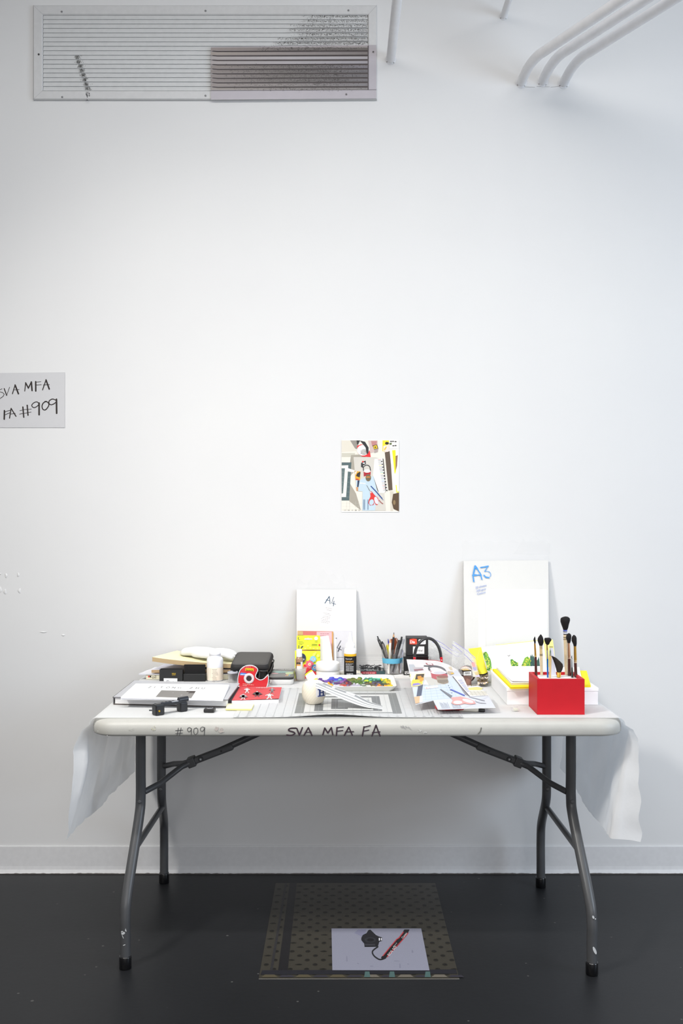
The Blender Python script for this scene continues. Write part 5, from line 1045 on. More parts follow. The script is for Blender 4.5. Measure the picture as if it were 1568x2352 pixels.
# two black boxes
yb = -.128; x0, x1 = aty(926.5, 1550, -.148)[0], aty(990, 1550, -.148)[0]; hz = aty(940, 1508, -.148)[2] - ZB
t = thing('black_box', 'glossy black box with white letters at its lower edge, under the smaller black box', 'box', ((x0 + x1) / 2, -.10, ZB)); m = MB(); m.box(((x0 + x1) / 2, -.0985, ZB + hz / 2 + .0002), (x1 - x0, .099, hz), '#1c1b1c', bev=.0008)
a = aty(*Z5(636, 822), -.1486); m.decal(text2d('MON', .0085, 1.05, off=.0002), lambda u, v: (a[0] + u, -.1486, a[2] + v), '#ececec'); a = aty(*Z5(636, 845), -.1486); m.decal(text2d('BLAN', .0075, 1.0, off=.0002), lambda u, v: (a[0] + u, -.1486, a[2] + v), '#ececec'); m.build('box_body', SHINY, t)
Z2b = ZB + hz + .0006; x0, x1 = aty(934, 1500, -.125)[0], aty(983, 1500, -.125)[0]; h2 = aty(940, 1465.5, -.125)[2] - Z2b
t = thing('black_box', 'small black box with an orange mark and white handwritten label, atop another black box', 'box', ((x0 + x1) / 2, -.09, Z2b)); m = MB(); m.box(((x0 + x1) / 2, -.09, Z2b + h2 / 2), (x1 - x0, .07, h2), '#232122', bev=.0008)
B5 = lambda x, y, k=1: aty(*Z5(x, y), -.1252 - .0002 * k)
m.face([B5(*p) for p in ((715, 355), (830, 358), (838, 345), (832, 268), (770, 262), (716, 272))], '#e2492f'); m.face([B5(*p) for p in ((866, 356), (972, 356), (980, 346), (980, 268), (970, 264), (866, 276), (860, 290))], '#efeff0')
m.decal(text2d('Dia', 64, .92, off=1.2), lambda x, y: B5(720 + x, 338 - y, 2), '#f2f2f2'); m.decal(text2d('Dia', 60, .95), lambda x, y: B5(874 + x, 335 - y, 2), '#c2c4c8'); m.build('box_body', MATTE, t)
m = MB(); m.slab([B5(*p, 2) for p in ((770, 512), (955, 512), (955, 390), (770, 392))], (0, -.0003, 0), '#f1f1f1')
m.ink([bez([(806, 440), (786, 448), (802, 462), (786, 474)], 4), bez([(832, 450), (816, 456), (818, 470), (834, 468)], 4), bez([(844, 472), (846, 454), (862, 450)], 4), bez([(866, 462), (880, 456), (874, 448), (866, 464), (884, 470)], 4), [(894, 450), (900, 470), (908, 452), (914, 470), (930, 446)]], lambda x, y: B5(x, y, 4), 4, '#2c2c2e'); m.build('label_card', PAPER, t)

# red pot with a black arched handle
cx, cy, r = aty(982, 1514, -.245)[0], -.2445, .0475; hp = .072
t = thing('red_pot', 'small red pot with a tall black arched handle, mostly behind the cut out print', 'pot', (cx, cy, ZC))
m = MB(); m.lathe(cx, cy, [(r * .8, ZC + E), (r * .86, ZC + .002), (r, ZC + hp), (r * 1.02, ZC + hp + .0015), (r * .97, ZC + hp), (r * .84, ZC + .006), (.001, ZC + .006)], lambda i: '#c8202c' if i < 4 else '#e8e8e8', 36, caps=False); m.build('pot_body', SHINY, t)
m = MB(); zc_ = aty(951, 1513, cy)[2]; ha = aty(980, 1466, cy)[2] - zc_; rx = .0455; arc = [(cx + rx * math.cos(a), cy, zc_ + ha * math.sin(a)) for a in [math.pi * k / 24 for k in range(25)]]
rows = []
for i, p in enumerate(arc):
    q = Vector(arc[min(i + 1, 24)]) - Vector(arc[max(i - 1, 0)]); n_ = Vector((0, 1, 0)).cross(q).normalized(); rows.append([tuple(Vector(p) + n_ * .0052 * math.cos(k * math.pi / 6) + Vector((0, 1, 0)) * .007 * math.sin(k * math.pi / 6)) for k in range(12)])
m.grid(rows, '#2b2b2d', cu=True, caps=True); m.build('handle', PLASTIC, t)
for s_ in (-1, 1):
    m = MB(); m.box((cx + s_ * .046, cy - .006, zc_ - .003), (.0085, .012, .02), '#c6202c', bev=.002); m.lathe(0, 0, [(.0018, 0), (.0014, .001)], '#e6e6e6', 10, M=Matrix.Translation((cx + s_ * .046, cy - .0122, zc_ - .003)) @ Matrix.Rotation(R(90), 4, 'X')); m.build('handle_bracket', SHINY, t)

# things lying under the front of the cut-out print
t = thing('scissors', 'scissors with red handles lying under the front edge of the cut out print', 'scissors', (.27, -.68, ZC))
m = MB(); yS = std(1040, 1636)[1] + .012
def loop(cx_, cy_, rx_, ry_, rot_, r_):
    pts = [(cx_ + x, cy_ + y, ZM + .0095) for x, y in ell(0, 0, rx_, ry_, 20, rot_)]; m.tube(pts + [pts[0]], r_, '#b3222a', 10)
xa, xb = aty(1024, 1632, yS)[0], aty(1055, 1632, yS)[0]
loop(xa, yS + .012, .026, .017, .0, .007); loop(xb + .002, yS + .012, .022, .016, 0, .007); m.tube([(xa, yS + .022, ZM + .0085), ((xa + xb) / 2, yS + .055, ZM + .007)], [.007, .006], '#b3222a', 10); m.tube([(xb, yS + .022, ZM + .0085), ((xa + xb) / 2, yS + .055, ZM + .007)], [.007, .006], '#b3222a', 10); m.build('handles', SHINY, t)
m = MB(); xm = (xa + xb) / 2
for s_ in (-1, 1): m.prism([(xm - s_ * .006, yS + .05), (xm + s_ * .004, yS + .05), (xm + s_ * .005, yS + .155), (xm + s_ * .002, yS + .16)], ZM + .006 + .0012 * s_, ZM + .007 + .0012 * s_, '#a9adb0')
m.build('blades', METALM, t)
yM = std(1085, 1636.5)[1] + .006; a, b, c2 = aty(1072, 1632, yM)[0], aty(1098, 1632, yM)[0], aty(1113, 1632, yM)[0]
t = thing('correction_pen', 'cream coloured pen with a black cap end under the cut out print', 'pen', (a, yM, ZC))
m = MB(); m.tube([(a - .02, yM + .01, ZC + .0075), (b - .004, yM, ZC + .0075), (b, yM, ZC + .0075)], [.007, .007, .005], '#e2dcd0', 14); m.build('barrel', PLASTIC, t)
m = MB(); m.tube([(b, yM - .0005, ZC + .0065), (b + .004, yM - .0005, ZC + .0062), (c2 - .002, yM - .004, ZC + .0055), (c2, yM - .004, ZC + .0055)], [.004, .0055, .005, .0035], '#232224', 14); m.build('cap', PLASTIC, t)

# the cut-out print of the same still life, leaning from the pot down to the scissors
p0 = (0, -.757, .7585); nn = Vector((0, -.068, .45)).normalized()
def CP(x, y, k=0): p = Vector(onpl(*Z6(x, y), p0, nn)); return tuple(p + nn * .00012 * k)
cut = MB()
outl = [(80, 448), (130, 690), (165, 870), (205, 1075), (450, 1020), (515, 1145), (1312, 1118), (1220, 960), (1130, 835), (1060, 815), (930, 830), (860, 700), (780, 590), (660, 520), (540, 480), (300, 455)]
cut.slab([CP(*p) for p in outl][::-1], tuple(nn * .0007), '#c9ccd4', '#f0f0f0')
def cp(poly, col, k=1): cut.face([CP(*p, 1.6 * (k + len(cut.f) % 50 * .018)) for p in poly][::-1], col)
cp([(84, 450), (300, 456), (540, 482), (660, 522), (780, 592), (640, 690), (340, 720), (120, 640)], '#d6d3d4')
cp([(110, 520), (180, 520), (240, 620), (130, 620)], '#aeb3bb', 2); cp([(180, 590), (300, 580), (320, 600), (190, 615)], '#8d5f68', 3); cp([(160, 560), (320, 560), (300, 585), (180, 590)], '#b3aeb2', 2)
cp([(340, 500), (440, 510), (460, 540), (360, 525)], '#a05058', 3); cp([(365, 506), (425, 512), (440, 530), (375, 522)], '#e8e2e4', 4)
cp([(320, 535), (420, 535), (430, 555), (320, 552)], '#3c3a40', 4)
cut.ink([(24, bez([(400, 600), (390, 570), (430, 548), (520, 555), (600, 590), (630, 650)], 5))], lambda x, y: CP(x, y, 1.6 * 5), 20, '#5c5a60')
cp([(170, 850), (310, 820), (720, 700), (900, 960), (300, 1040), (205, 1065)], '#c3cfdd', 2); cp([(450, 1018), (900, 960), (1200, 975), (860, 1130), (520, 1140)], '#cbd0da', 2); cp([(320, 700), (640, 680), (660, 790), (380, 820)], '#c2c0ba', 2)
for k in range(6): cut.ink([(3, [(330 + k * 70, 800 - k * 8), (345 + k * 85, 1010 - k * 8)])], lambda x, y: CP(x, y, 1.6 * 3), 3, '#9fb4cc'); 
for k in range(5): cut.ink([(3, [(300, 860 + k * 38), (720, 830 + k * 40)])], lambda x, y: CP(x, y, 1.6 * 3), 3, '#9fb4cc')
cp([(410, 612), (640, 640), (655, 700), (600, 720), (500, 735), (430, 710)], '#b2505a', 5); cp(ell(525, 632, 108, 30, 20), '#e4e2e8', 6); cp(ell(535, 640, 80, 18, 20), '#c6c4cc', 7)
cp([(490, 690), (560, 672), (640, 690), (665, 770), (600, 795), (510, 770)], '#9c8c7c', 6); cp(ell(577, 695, 78, 18, 16), '#8a5a50', 7); cp([(505, 740), (650, 735), (655, 760), (590, 785), (520, 765)], '#7d7468', 7)
cp([(650, 615), (720, 620), (740, 650), (690, 668), (645, 650)], '#b5a79a', 5); cp([(690, 640), (730, 640), (735, 655), (700, 660)], '#d9b040', 6); cp([(660, 560), (700, 550), (720, 600), (690, 600)], '#c9bda6', 4)
cp([(720, 690), (860, 690), (925, 830), (1060, 820), (1220, 955), (960, 965), (840, 840)], '#ebe8ea', 5); cut.ink([(10, [(722, 692), (850, 850), (950, 962)])], lambda x, y: CP(x, y, 1.6 * 6), 8, '#4d4a50')
cp([(800, 800), (850, 820), (950, 955), (890, 940)], '#8f8a94', 4)
for k in range(12): cp([(790 + k * 11, 745 + k * 14), (850 + k * 9, 735 + k * 14), (856 + k * 9, 741 + k * 14), (796 + k * 11, 752 + k * 14)], ['#8f9bd0', '#b4b4c0', '#9aa4c8'][k % 3], 7)
cp([(930, 850), (1050, 835), (1140, 850), (1110, 880), (950, 880)], '#ddd07c', 6); cp([(950, 890), (1150, 885), (1210, 950), (970, 955)], '#d9d6cc', 6)
for k in range(4): cut.ink([(4, [(960 + k * 50, 890), (1000 + k * 55, 955)]), (3, [(950, 905 + k * 12), (1190, 900 + k * 14)])], lambda x, y: CP(x, y, 1.6 * 7), 3, '#a9a496')
# bright packet and dark bar
cp([(125, 655), (330, 650), (300, 812), (150, 835)], '#e8dc9a', 5); cp([(215, 660), (325, 655), (310, 740), (190, 770)], '#3a2c20', 6); cp([(160, 740), (250, 730), (300, 760), (290, 800), (150, 812)], '#e8cc40', 6); cp([(230, 690), (280, 680), (300, 720), (240, 740)], '#c88a2c', 7); cp([(150, 640), (210, 655), (150, 760), (130, 740)], '#dcd4e0', 6); cp([(170, 790), (240, 780), (290, 800), (160, 822)], '#8a80c8', 7); cp([(255, 725), (310, 700), (318, 740), (270, 770)], '#d89a3a', 7)
cp([(240, 825), (308, 800), (285, 955), (218, 965)], '#4a5268', 6); cp([(185, 975), (265, 962), (260, 1055), (205, 1068)], '#d8b08a', 6); cp([(265, 962), (302, 960), (302, 1045), (262, 1055)], '#eceef2', 6); cp([(315, 805), (345, 735), (385, 808)], '#e6e8f0', 6)
cp([(330, 840), (510, 815), (520, 845), (340, 866)], '#f0eef2', 6); cp([(342, 842), (400, 832), (405, 858), (350, 864)], '#dcb8b8', 7); cp([(365, 840), (392, 836), (396, 856), (370, 860)], '#f6f4f4', 8)
# scissors and pencil in the print
cp([(540, 870), (560, 868), (715, 960), (690, 990)], '#767a84', 8); cut.ink([(4, [(548, 870), (700, 985)])], lambda x, y: CP(x, y, 1.6 * 9), 4, '#4e525a')
cp([(690, 985), (830, 970), (940, 1000), (1020, 1035), (1040, 1070), (960, 1080), (880, 1070), (820, 1085), (740, 1085), (700, 1060), (720, 1020)], '#d79c98', 8); cp(ell(790, 1052, 62, 24, 16), '#d8dae2', 9); cp(ell(930, 1032, 80, 22, 16, .25), '#d6d4da', 9)
cut.ink([(16, [(700, 875), (880, 955)]), (7, [(685, 872), (705, 880)])], lambda x, y: CP(x, y, 1.6 * 9), 14, '#4a5cb8'); cut.ink([(8, [(950, 975), (1160, 1028)]), (6, bez([(1030, 1030), (1080, 1055), (1180, 1065)], 4))], lambda x, y: CP(x, y, 1.6 * 9), 8, '#8c8a96')
for k in range(14): cut.ink([(4, [(540 + k * 17 + (k > 6) * 40, 1050 + (k % 3) * 6), (575 + k * 17 + (k > 6) * 40, 1130)])], lambda x, y: CP(x, y, 1.6 * 8), 4, '#7f8694')
for x, y in ((660, 818), (675, 848), (690, 880), (705, 918)): cp(ell(x, y, 9, 4, 8), '#4d5a80', 8)
tag(cut.build('cutout_print', GLOSSP, None, CP(600, 900)), 'notched colour print of tools and scissors, propped sloping against the red pot', 'print')

# ================================================================ BAGS AGAINST THE WALL
def leaning(p0, d):
    n = Vector((0, -d[1], d[0])).normalized()      # d = (dy, dz)
    return lambda zm: (lambda x, y, k=0: tuple(Vector(onpl(*zm(x, y), p0, n)) + Vector((0, -.00015 * k, 0))))
def bagfilm(m, corners, off, amp, crumple=None, nx=26, ny=34, seed=0):
    """front and back film of a bag: corners bottom-left, bottom-right, top-right, top-left"""
    c = [Vector(p) for p in corners]; rows = []
    for j in range(ny + 1):
        v = j / ny; r_ = []
        for i in range(nx + 1):
            u = i / nx; p = c[0].lerp(c[1], u).lerp(c[3].lerp(c[2], u), v); q = p * 9
            e = math.sin(u * math.pi) ** .4 if 0 < u < 1 else 0
            w = amp * (noise.noise(Vector((q.x * 1.5, q.z, seed))) + .6 * noise.noise(Vector((q.x * 5, q.z * 4, seed + 3))) + .4 * abs(noise.noise(Vector((q.x * 9, q.z * 13, seed + 7)))))
            if crumple and v > crumple[0]:
                t_ = (v - crumple[0]) / (1 - crumple[0]); w += crumple[1] * t_ * (noise.noise(Vector((q.x * 7, q.z * 6, seed))) + .9 * abs(noise.noise(Vector((q.x * 16, q.z * 12, seed + 9)))))
                p = p + Vector((.004 * noise.noise(Vector((q.z * 8, q.x, 4))), 0, crumple[2] * t_ * noise.noise(Vector((q.x * 4, 2.2, seed)))))
            y = p.y - off * e - abs(w); r_.append((p.x, min(y, -.0012), p.z))
        rows.append(r_)
    m.grid(rows, '#ffffff')
# A4 bag
L4 = leaning((0, -.066, ZC), (.058, .31)); A4 = L4(Z3)
t = thing('paper_bag', 'clear plastic bag of small white paper sheets marked A4, leaning on the wall', 'plastic bag', A4(690, 1990))
m = MB(); m.slab([A4(165, 1985), A4(1240, 1985), A4(1240, 425), A4(165, 425)], (0, -.004, 0), '#dcdbd8'); m.build('paper_sheets', PAPER, t)
m = MB(); m.slab([A4(x, y, 3) for x, y in ((575, 1090), (840, 1090), (925, 470), (700, 450))], (0, -.0003, 0), '#e6e3e2')
m.ink([(14, [(675, 668), (752, 548)]), (12, [(752, 545), (768, 680)]), (10, [(695, 608), (765, 628)]), (9, [(832, 560), (795, 668), (870, 690)]), (12, [(838, 632), (825, 720)])], lambda x, y: A4(x, y, 6), 14, '#2d4f68')
rt = 9
def slant(ox, oy): return lambda x, y: A4(ox + x, oy - y + x * .16, 6)
for s_, sz, ox, oy in (('20 sheets', 28, 682, 758), ('320gsm', 28, 700, 795), ('the natural paper for', 19, 640, 845), ('the fine', 19, 672, 875), ('watercolor', 19, 645, 905), ('watercolour of', 19, 625, 928), ('making pen together', 19, 605, 955), ('the separate on', 19, 612, 985), ('eventually paper', 19, 605, 1012)):
    m.decal(text2d(s_, sz, 1.15) if sz > 20 else bars(4, 17, 1.0, ox), slant(ox, oy), '#a9a6a8')
m.build('label_strip', PAPER, t)
m = MB(); m.slab([A4(x, y, 8) for x, y in ((185, 1900), (830, 1900), (822, 1178), (182, 1165))], (0, -.0022, 0), '#c88478')
A4f = lambda x, y, k=0: A4(x, y, 26 + k)
m.face([A4f(x, y) for x, y in ((182, 1240), (282, 1240), (278, 1175), (182, 1165))], '#c9a877'); m.face([A4f(x, y) for x, y in ((282, 1900), (530, 1900), (525, 1180), (280, 1180))], '#d0736c'); m.face([A4f(x, y) for x, y in ((525, 1900), (800, 1900), (800, 1185), (525, 1182))], '#dfb4ba'); m.face([A4f(x, y) for x, y in ((800, 1900), (830, 1900), (824, 1185), (798, 1183))], '#cf9a58')
m.decal(bars(4, 20, 1.0, 9), lambda x, y: A4f(590 + x, 1222 - y, 2), '#a86a78'); m.decal(bars(3, 20, 1.0, 10), lambda x, y: A4f(580 + x, 1262 - y, 2), '#a86a78'); m.build('red_card', PAPER, t)
m = MB(); m.slab([A4(x, y, 8) for x, y in ((880, 1990), (1165, 1990), (1172, 1165), (832, 1158))], (0, -.001, 0), '#d3d2d6')
m.ink([(10, [(962, 1342), (905, 1445), (893, 1470), (970, 1508)]), (18, [(952, 1440), (912, 1535)]), (14, [(880, 1295), (868, 1310)]), (5, [(885, 1640), (1010, 1640)])], lambda x, y: A4(x, y, 18), 12, '#45464f')
m.slab([A4(x, y, 19) for x, y in ((882, 1990), (1018, 1990), (1018, 1660), (882, 1660))], (0, -.0002, 0), '#e6e6e8')
for k in range(14): m.face([A4(x, y + 1668 + k * 15, 24) for x, y in ((930, 5), (1000, 5), (1000, 0), (930, 0))], '#b4b4ba')
m.build('grey_sheet', PAPER, t)
m = MB(); bagfilm(m, [A4(140, 1995), A4(1265, 1995), A4(1245, 300), A4(165, 290)], .0065, .0035, (.80, .010, .02), seed=1)
for x, y0_, y1_ in ((148, 1990, 420), (1250, 1990, 430)): m.tube([A4(x + (6 if x > 500 else -4) * math.sin(q * 5), y0_ + (y1_ - y0_) * q / 10, 6) for q in range(11)], .0008, '#ffffff', 5)
m.build('plastic_film', FILM, t)
# crumpled bag top
m = MB(); bagfilm(m, [A4(330, 420, 30), A4(1060, 400, 30), A4(1010, 200, 60), A4(480, 90, 70)], .004, .008, (.1, .012, .03), 24, 18, seed=6); m.build('crumpled_top', FILM, t)

# A3 bag
L3 = leaning((0, -.083, ZC), (.074, .42)); A3 = L3(Z8)
t = thing('paper_bag', 'tall clear plastic bag of large paper sheets marked A3 in blue, leaning on the wall', 'plastic bag', A3(760, 2100))
m = MB(); m.slab([A3(172, 2110), A3(1385, 2110), A3(1372, 420), A3(150, 430)], (0, -.005, 0), '#d9d8d5'); m.build('paper_sheets', PAPER, t)
m = MB(); m.slab([A3(x, y, 3) for x, y in ((484, 2100), (1372, 2100), (1350, 838), (470, 836))], (0, -.0016, 0), '#e0e0de'); m.build('inner_sheet', PAPER, t)
m = MB(); m.slab([A3(x, y, 3) for x, y in ((362, 2100), (474, 2100), (462, 958), (366, 962))], (0, -.0022, 0), '#e4e4e2'); m.build('paper_strip', PAPER, t)
m = MB()
m.ink([(22, [(318, 500), (293, 610)]), (28, [(318, 505), (345, 540)]), (16, [(345, 540), (392, 610), (414, 695)]), (26, [(285, 632), (330, 632)]), (16, [(330, 632), (405, 630)]), (18, [(285, 635), (298, 725)]), (18, [(310, 510), (326, 510)]),
       (18, [(398, 522), (450, 515), (505, 502)]), (12, [(503, 502), (455, 578)]), (8, bez([(455, 578), (520, 585), (543, 630), (528, 655)], 4)), (20, bez([(445, 635), (470, 660), (515, 668)], 3))], lambda x, y: A3(x, y, 22), 16, '#4795d8')
for s_, ox, oy in (('20 sheets', 320, 830), ('320 gsm', 332, 876), ('Cotton', 344, 920)): m.decal(text2d(s_, 42, 1.0, off=.3), lambda x, y: A3(ox + x, oy - y - x * .25, 22), '#8fa0cf')
m.build('blue_lettering', PAPER, t)
m = MB(); bagfilm(m, [A3(120, 2115), A3(1410, 2115), A3(1392, 150), A3(128, 150)], .0075, .004, (.84, .012, .012), seed=12)
for x, sg_ in ((152, -1), (1382, 1)): m.tube([A3(x + sg_ * 6 * math.sin(q * 4), 2100 - 1650 * q / 12, 8) for q in range(13)], .0009, '#ffffff', 5)
m.build('plastic_film', FILM, t)
m = MB(); bagfilm(m, [A3(860, 330, 40), A3(1380, 340, 40), A3(1385, 130, 60), A3(1010, 110, 70)], .004, .009, (.1, .012, .02), 20, 16, seed=16); m.build('crumpled_top', FILM, t)

# hanging-card packet leaning on the A4 bag
L5 = leaning((0, -.140, ZC), (.050, .16)); GC = L5(Z3)
t = thing('flower_packet', 'lime yellow hang-card packet with pink and blue flowers, leaning before the A4 bag', 'packet', GC(370, 2000))
m = MB(); m.slab([GC(*p) for p in ((135, 2060), (590, 2060), (590, 1530), (135, 1528))], (0, -.006, 0), '#e0ea2c')
g = lambda x, y, k=0: GC(x, y, 43 + k)
def flower(cx_, cy_, r_, c1, c2, c3):
    for q in range(8): m.face([g(cx_ + r_ * .62 * math.cos(q * math.pi / 4) + dx, cy_ + r_ * .62 * math.sin(q * math.pi / 4) + dy, 2) for dx, dy in ell(0, 0, r_ * .36, r_ * .30, 8, q * math.pi / 4)][::-1], c1)
    m.face([g(x, y, 3) for x, y in ell(cx_, cy_, r_ * .55, r_ * .55, 14)][::-1], c1); m.face([g(x, y, 4) for x, y in ell(cx_, cy_, r_ * .36, r_ * .36, 14)][::-1], c2); m.face([g(x, y, 5) for x, y in ell(cx_, cy_, r_ * .17, r_ * .17, 10)][::-1], c3)
m.face([g(*p) for p in ((290, 2055), (590, 2055), (590, 1890), (500, 1900), (430, 1830), (330, 1775), (290, 1760))], '#d8252c')
m.face([g(x, y, 1) for x, y in ell(258, 1650, 75, 84, 20)][::-1], '#1f2a44'); m.decal(text2d('as', 60, 1.1), lambda x, y: g(255 + x, 1690 - y, 3), '#e8eaf0')
flower(400, 1765, 82, '#df5f74', '#f0c2cc', '#f2d23c'); flower(462, 1670, 62, '#84bcd6', '#b4d8e6', '#c8402c'); flower(490, 1825, 66, '#5f9fd2', '#b0d0e6', '#b83028')
for x, y, r_ in ((480, 1590, 18), (550, 1610, 18), (505, 1560, 12)): flower(x, y, r_ * 1.6, '#ecf06a', '#ecf06a', '#e4ec50')
m.build('sachet', GLOSSP, t)
m = MB(); slot = [(300, 1320), (310, 1300), (360, 1298), (372, 1286), (385, 1298), (440, 1302), (452, 1318), (440, 1328), (312, 1328)]
m.slab([GC(*p, 8) for p in ((165, 1508), (590, 1508), (590, 1262), (572, 1250), (180, 1250), (165, 1265))], (0, -.0012, 0), '#e0ea2c'); g2 = lambda x, y, k=0: GC(x, y, 18 + k)
m.face([g2(*p) for p in slot][::-1], '#cfcabd'); m.face([g2(x, y) for x, y in ell(515, 1302, 33, 33, 18)][::-1], '#f0efe6'); m.face([g2(x, y) for x, y in ell(574, 1422, 16, 20, 12)][::-1], '#d8302c')
m.face([g2(x, y) for x, y in ell(214, 1300, 26, 28, 14)][::-1], '#27344a'); m.face([g2(x, y, 1) for x, y in ell(222, 1300, 22, 26, 14)][::-1], '#e0ea2c')
for x, y, w in ((200, 1362, 80), (200, 1387, 98), (202, 1410, 66), (432, 1408, 110), (440, 1422, 90), (430, 1438, 112), (492, 1352, 50), (486, 1372, 60)): m.face([g2(x, y), g2(x + w, y), g2(x + w, y - 9), g2(x, y - 9)], '#a8b02e')
for x, y in ((205, 1440), (205, 1470), (260, 1455), (272, 1450), (250, 1472)): m.face([g2(x + dx, y + dy) for dx, dy in ell(0, 0, 13, 10, 8)][::-1], '#26344a')
for x, y in ((370, 1436, ), (410, 1470), (540, 1480), (320, 1485), (470, 1490)): flower_ = [g2(x + dx, y + dy) for dx, dy in ell(0, 0, 16, 14, 10)][::-1]; m.face(flower_, '#e9f06a')
m.build('hang_card', GLOSSP, t)

# torn white card and a white rod standing beside the packet
L6 = leaning((0, -.118, ZC), (.040, .15)); TC = L6(Z3); m = MB()
m.slab([TC(*p) for p in ((592, 1990), (800, 1990), (812, 1700), (800, 1620), (790, 1530), (778, 1440), (762, 1370), (748, 1310), (740, 1262), (715, 1258), (590, 1272))], (0, -.0016, 0), '#f4f4f3'); tag(m.build('torn_card', PAPER, None, TC(700, 1990)), 'blank white torn-edged card standing right of the lime yellow packet', 'card')
m = MB(); a, b = Vector(TC(868, 1990, 10)), Vector(TC(860, 1306, 10)); m.tube([tuple(a), tuple(b - (b - a) * .02), tuple(b)], [.0035, .0035, .0022], '#f1f1f0', 12); tag(m.build('white_rod', PLASTIC, None, tuple(a)), 'thin white rod standing upright beside the torn white card', 'rod')

# ================================================================ THINGS ON THE TABLE, right part
# zip bags
def zipbag(name, label, quad, p0, d, zips, seed, extra=None):
    L = leaning(p0, d)(Z6); c = [L(*p) for p in quad]; t = thing(name, label, 'zip bag', tuple(sum((Vector(p) for p in c[:2]), Vector()) / 2))
    m = MB(); bagfilm(m, c, .010, .007, (.1, .010, .004), 26, 26, seed); bagfilm(m, [(x, y + .012, z) for x, y, z in c], .002, .004, None, 16, 16, seed + 5); m.build('plastic_film', FILM2, t)
    for z_ in zips:
        m = MB(); m.tube([tuple(Vector(p) + Vector((0, -.021, 0))) for p in bez([L(*q) for q in z_], 5)], .00085, '#8e88cf', 6); m.build('zipper_line', PLASTIC, t)
    if extra: extra(t, L)
zipbag('zip_bag', 'crumpled clear zip bag with purple closure lines, right of the black handle', [(385, 455), (690, 600), (835, 372), (400, 145)], (.35, -.188, .80), (.08, .10), [[(480, 170), (580, 225), (680, 300), (760, 335), (835, 362)], [(535, 250), (620, 300), (700, 360), (760, 390), (822, 400)], [(430, 198), (470, 215), (500, 235)]], 21)
def cardin(t, L):
    m = MB(); f = lambda x, y, k=0: L(x, y, 30 + k)
    m.slab([f(*p) for p in ((1000, 690), (1090, 690), (1060, 600), (1022, 480), (972, 478))], (0, -.0006, 0), '#dcd4c0'); 
    for q, c_ in ((((975, 482), (1022, 482), (1035, 550), (990, 552)), '#e0908c'), (((990, 556), (1038, 552), (1052, 598), (1006, 600)), '#9a90c4'), (((1018, 624), (1062, 612), (1076, 655), (1034, 662)), '#d2b878'), (((1030, 668), (1086, 660), (1092, 690), (1040, 690)), '#c4b8d8')): m.face([f(*p, 6) for p in q][::-1], c_)
    m.build('printed_card', PAPER, t)
zipbag('zip_bag', 'second clear zip bag lying right of the first, holding a coloured card', [(700, 640), (1085, 690), (1030, 415), (725, 185)], (.42, -.295, .775), (.10, .085), [[(700, 235), (760, 270), (840, 340)], [(735, 205), (840, 270), (950, 355), (1025, 425)], [(865, 362), (920, 415), (980, 480)]], 31, cardin)

# round white roll, seen from the side, and the small black box before it
yR = -.262; cxr, _, czr = aty(1072, 1548, yR); rr = .0285; czr = max(czr, ZC + rr + .001); m = MB()
Mr = Matrix.Translation((cxr, yR, czr)) @ Matrix.Rotation(R(-28), 4, 'Z') @ Matrix.Rotation(R(90), 4, 'X')
m.lathe(0, 0, [(rr * .55, -.010), (rr * .97, -.010), (rr, -.009), (rr, .009), (rr * .97, .010), (rr * .9, .0104), (rr * .55, .010), (rr * .55, -.010)], lambda i: '#2a2a2c' if i in (1, 2, 3) else '#e9e6e8', 40, caps=False, M=Mr)
m.lathe(0, 0, [(rr * .95, .0106), (rr * .985, .0106)], '#b0303a', 40, caps=False, M=Mr)
tag(m.build('tape_reel', PLASTIC, None, (cxr, yR, czr - rr)), 'round white reel with a dark rim standing on edge behind the yellow-topped box', 'tape reel')
a, b, c2 = onz(*Z6(868, 782), ZC), onz(*Z6(978, 782), ZC), 0
yb = -.300; xl, xm_, xr = aty(*Z6(805, 700), yb + .02)[0], aty(*Z6(868, 780), yb)[0], aty(*Z6(978, 780), yb + .006)[0]; zt_ = aty(*Z6(868, 605), yb)[2]
Pb = [(xm_, yb), (xr, yb + .004), (xr - .012, yb + .040), (xl, yb + .030)]; c = cen(Pb)
t = thing('ink_box', 'small black box with a yellow top and a white barcode label', 'box', (*c, ZC)); m = MB(); m.prism(Pb, ZC + E, zt_, '#2b2220', top='#1b1a19')
m.face([(x, y, zt_ + .0003) for x, y in shrink(Pb, .78)], '#e8bf2a'); m.face([(x, y, zt_ + .0006) for x, y in [bl(Pb, .3, .4), bl(Pb, .7, .4), bl(Pb, .7, .6), bl(Pb, .3, .6)]], '#5a4a1c')
fb = lambda u, v, k=1: (Pb[0][0] + (Pb[1][0] - Pb[0][0]) * u, Pb[0][1] + (Pb[1][1] - Pb[0][1]) * u - .0003 * k, ZC + (zt_ - ZC) * v)
m.face([fb(.02, .02), fb(.98, .02), fb(.98, .66), fb(.02, .66)], '#7a5a52'); m.face([fb(.2, .1, 2), fb(.7, .06, 2), fb(.85, .4, 2), fb(.4, .5, 2)], '#9a7468'); m.face([fb(.03, .68, 2), fb(.97, .70, 2), fb(.97, .95, 2), fb(.03, .92, 2)], '#eceae8')
for k in range(12): w = .02 + .02 * (k % 3 == 0); u = .18 + k * .055; m.face([fb(u, .76, 3), fb(u + w, .76, 3), fb(u + w, .90, 3), fb(u, .90, 3)], '#3a3838')
m.build('box_body', GLOSSP, t)
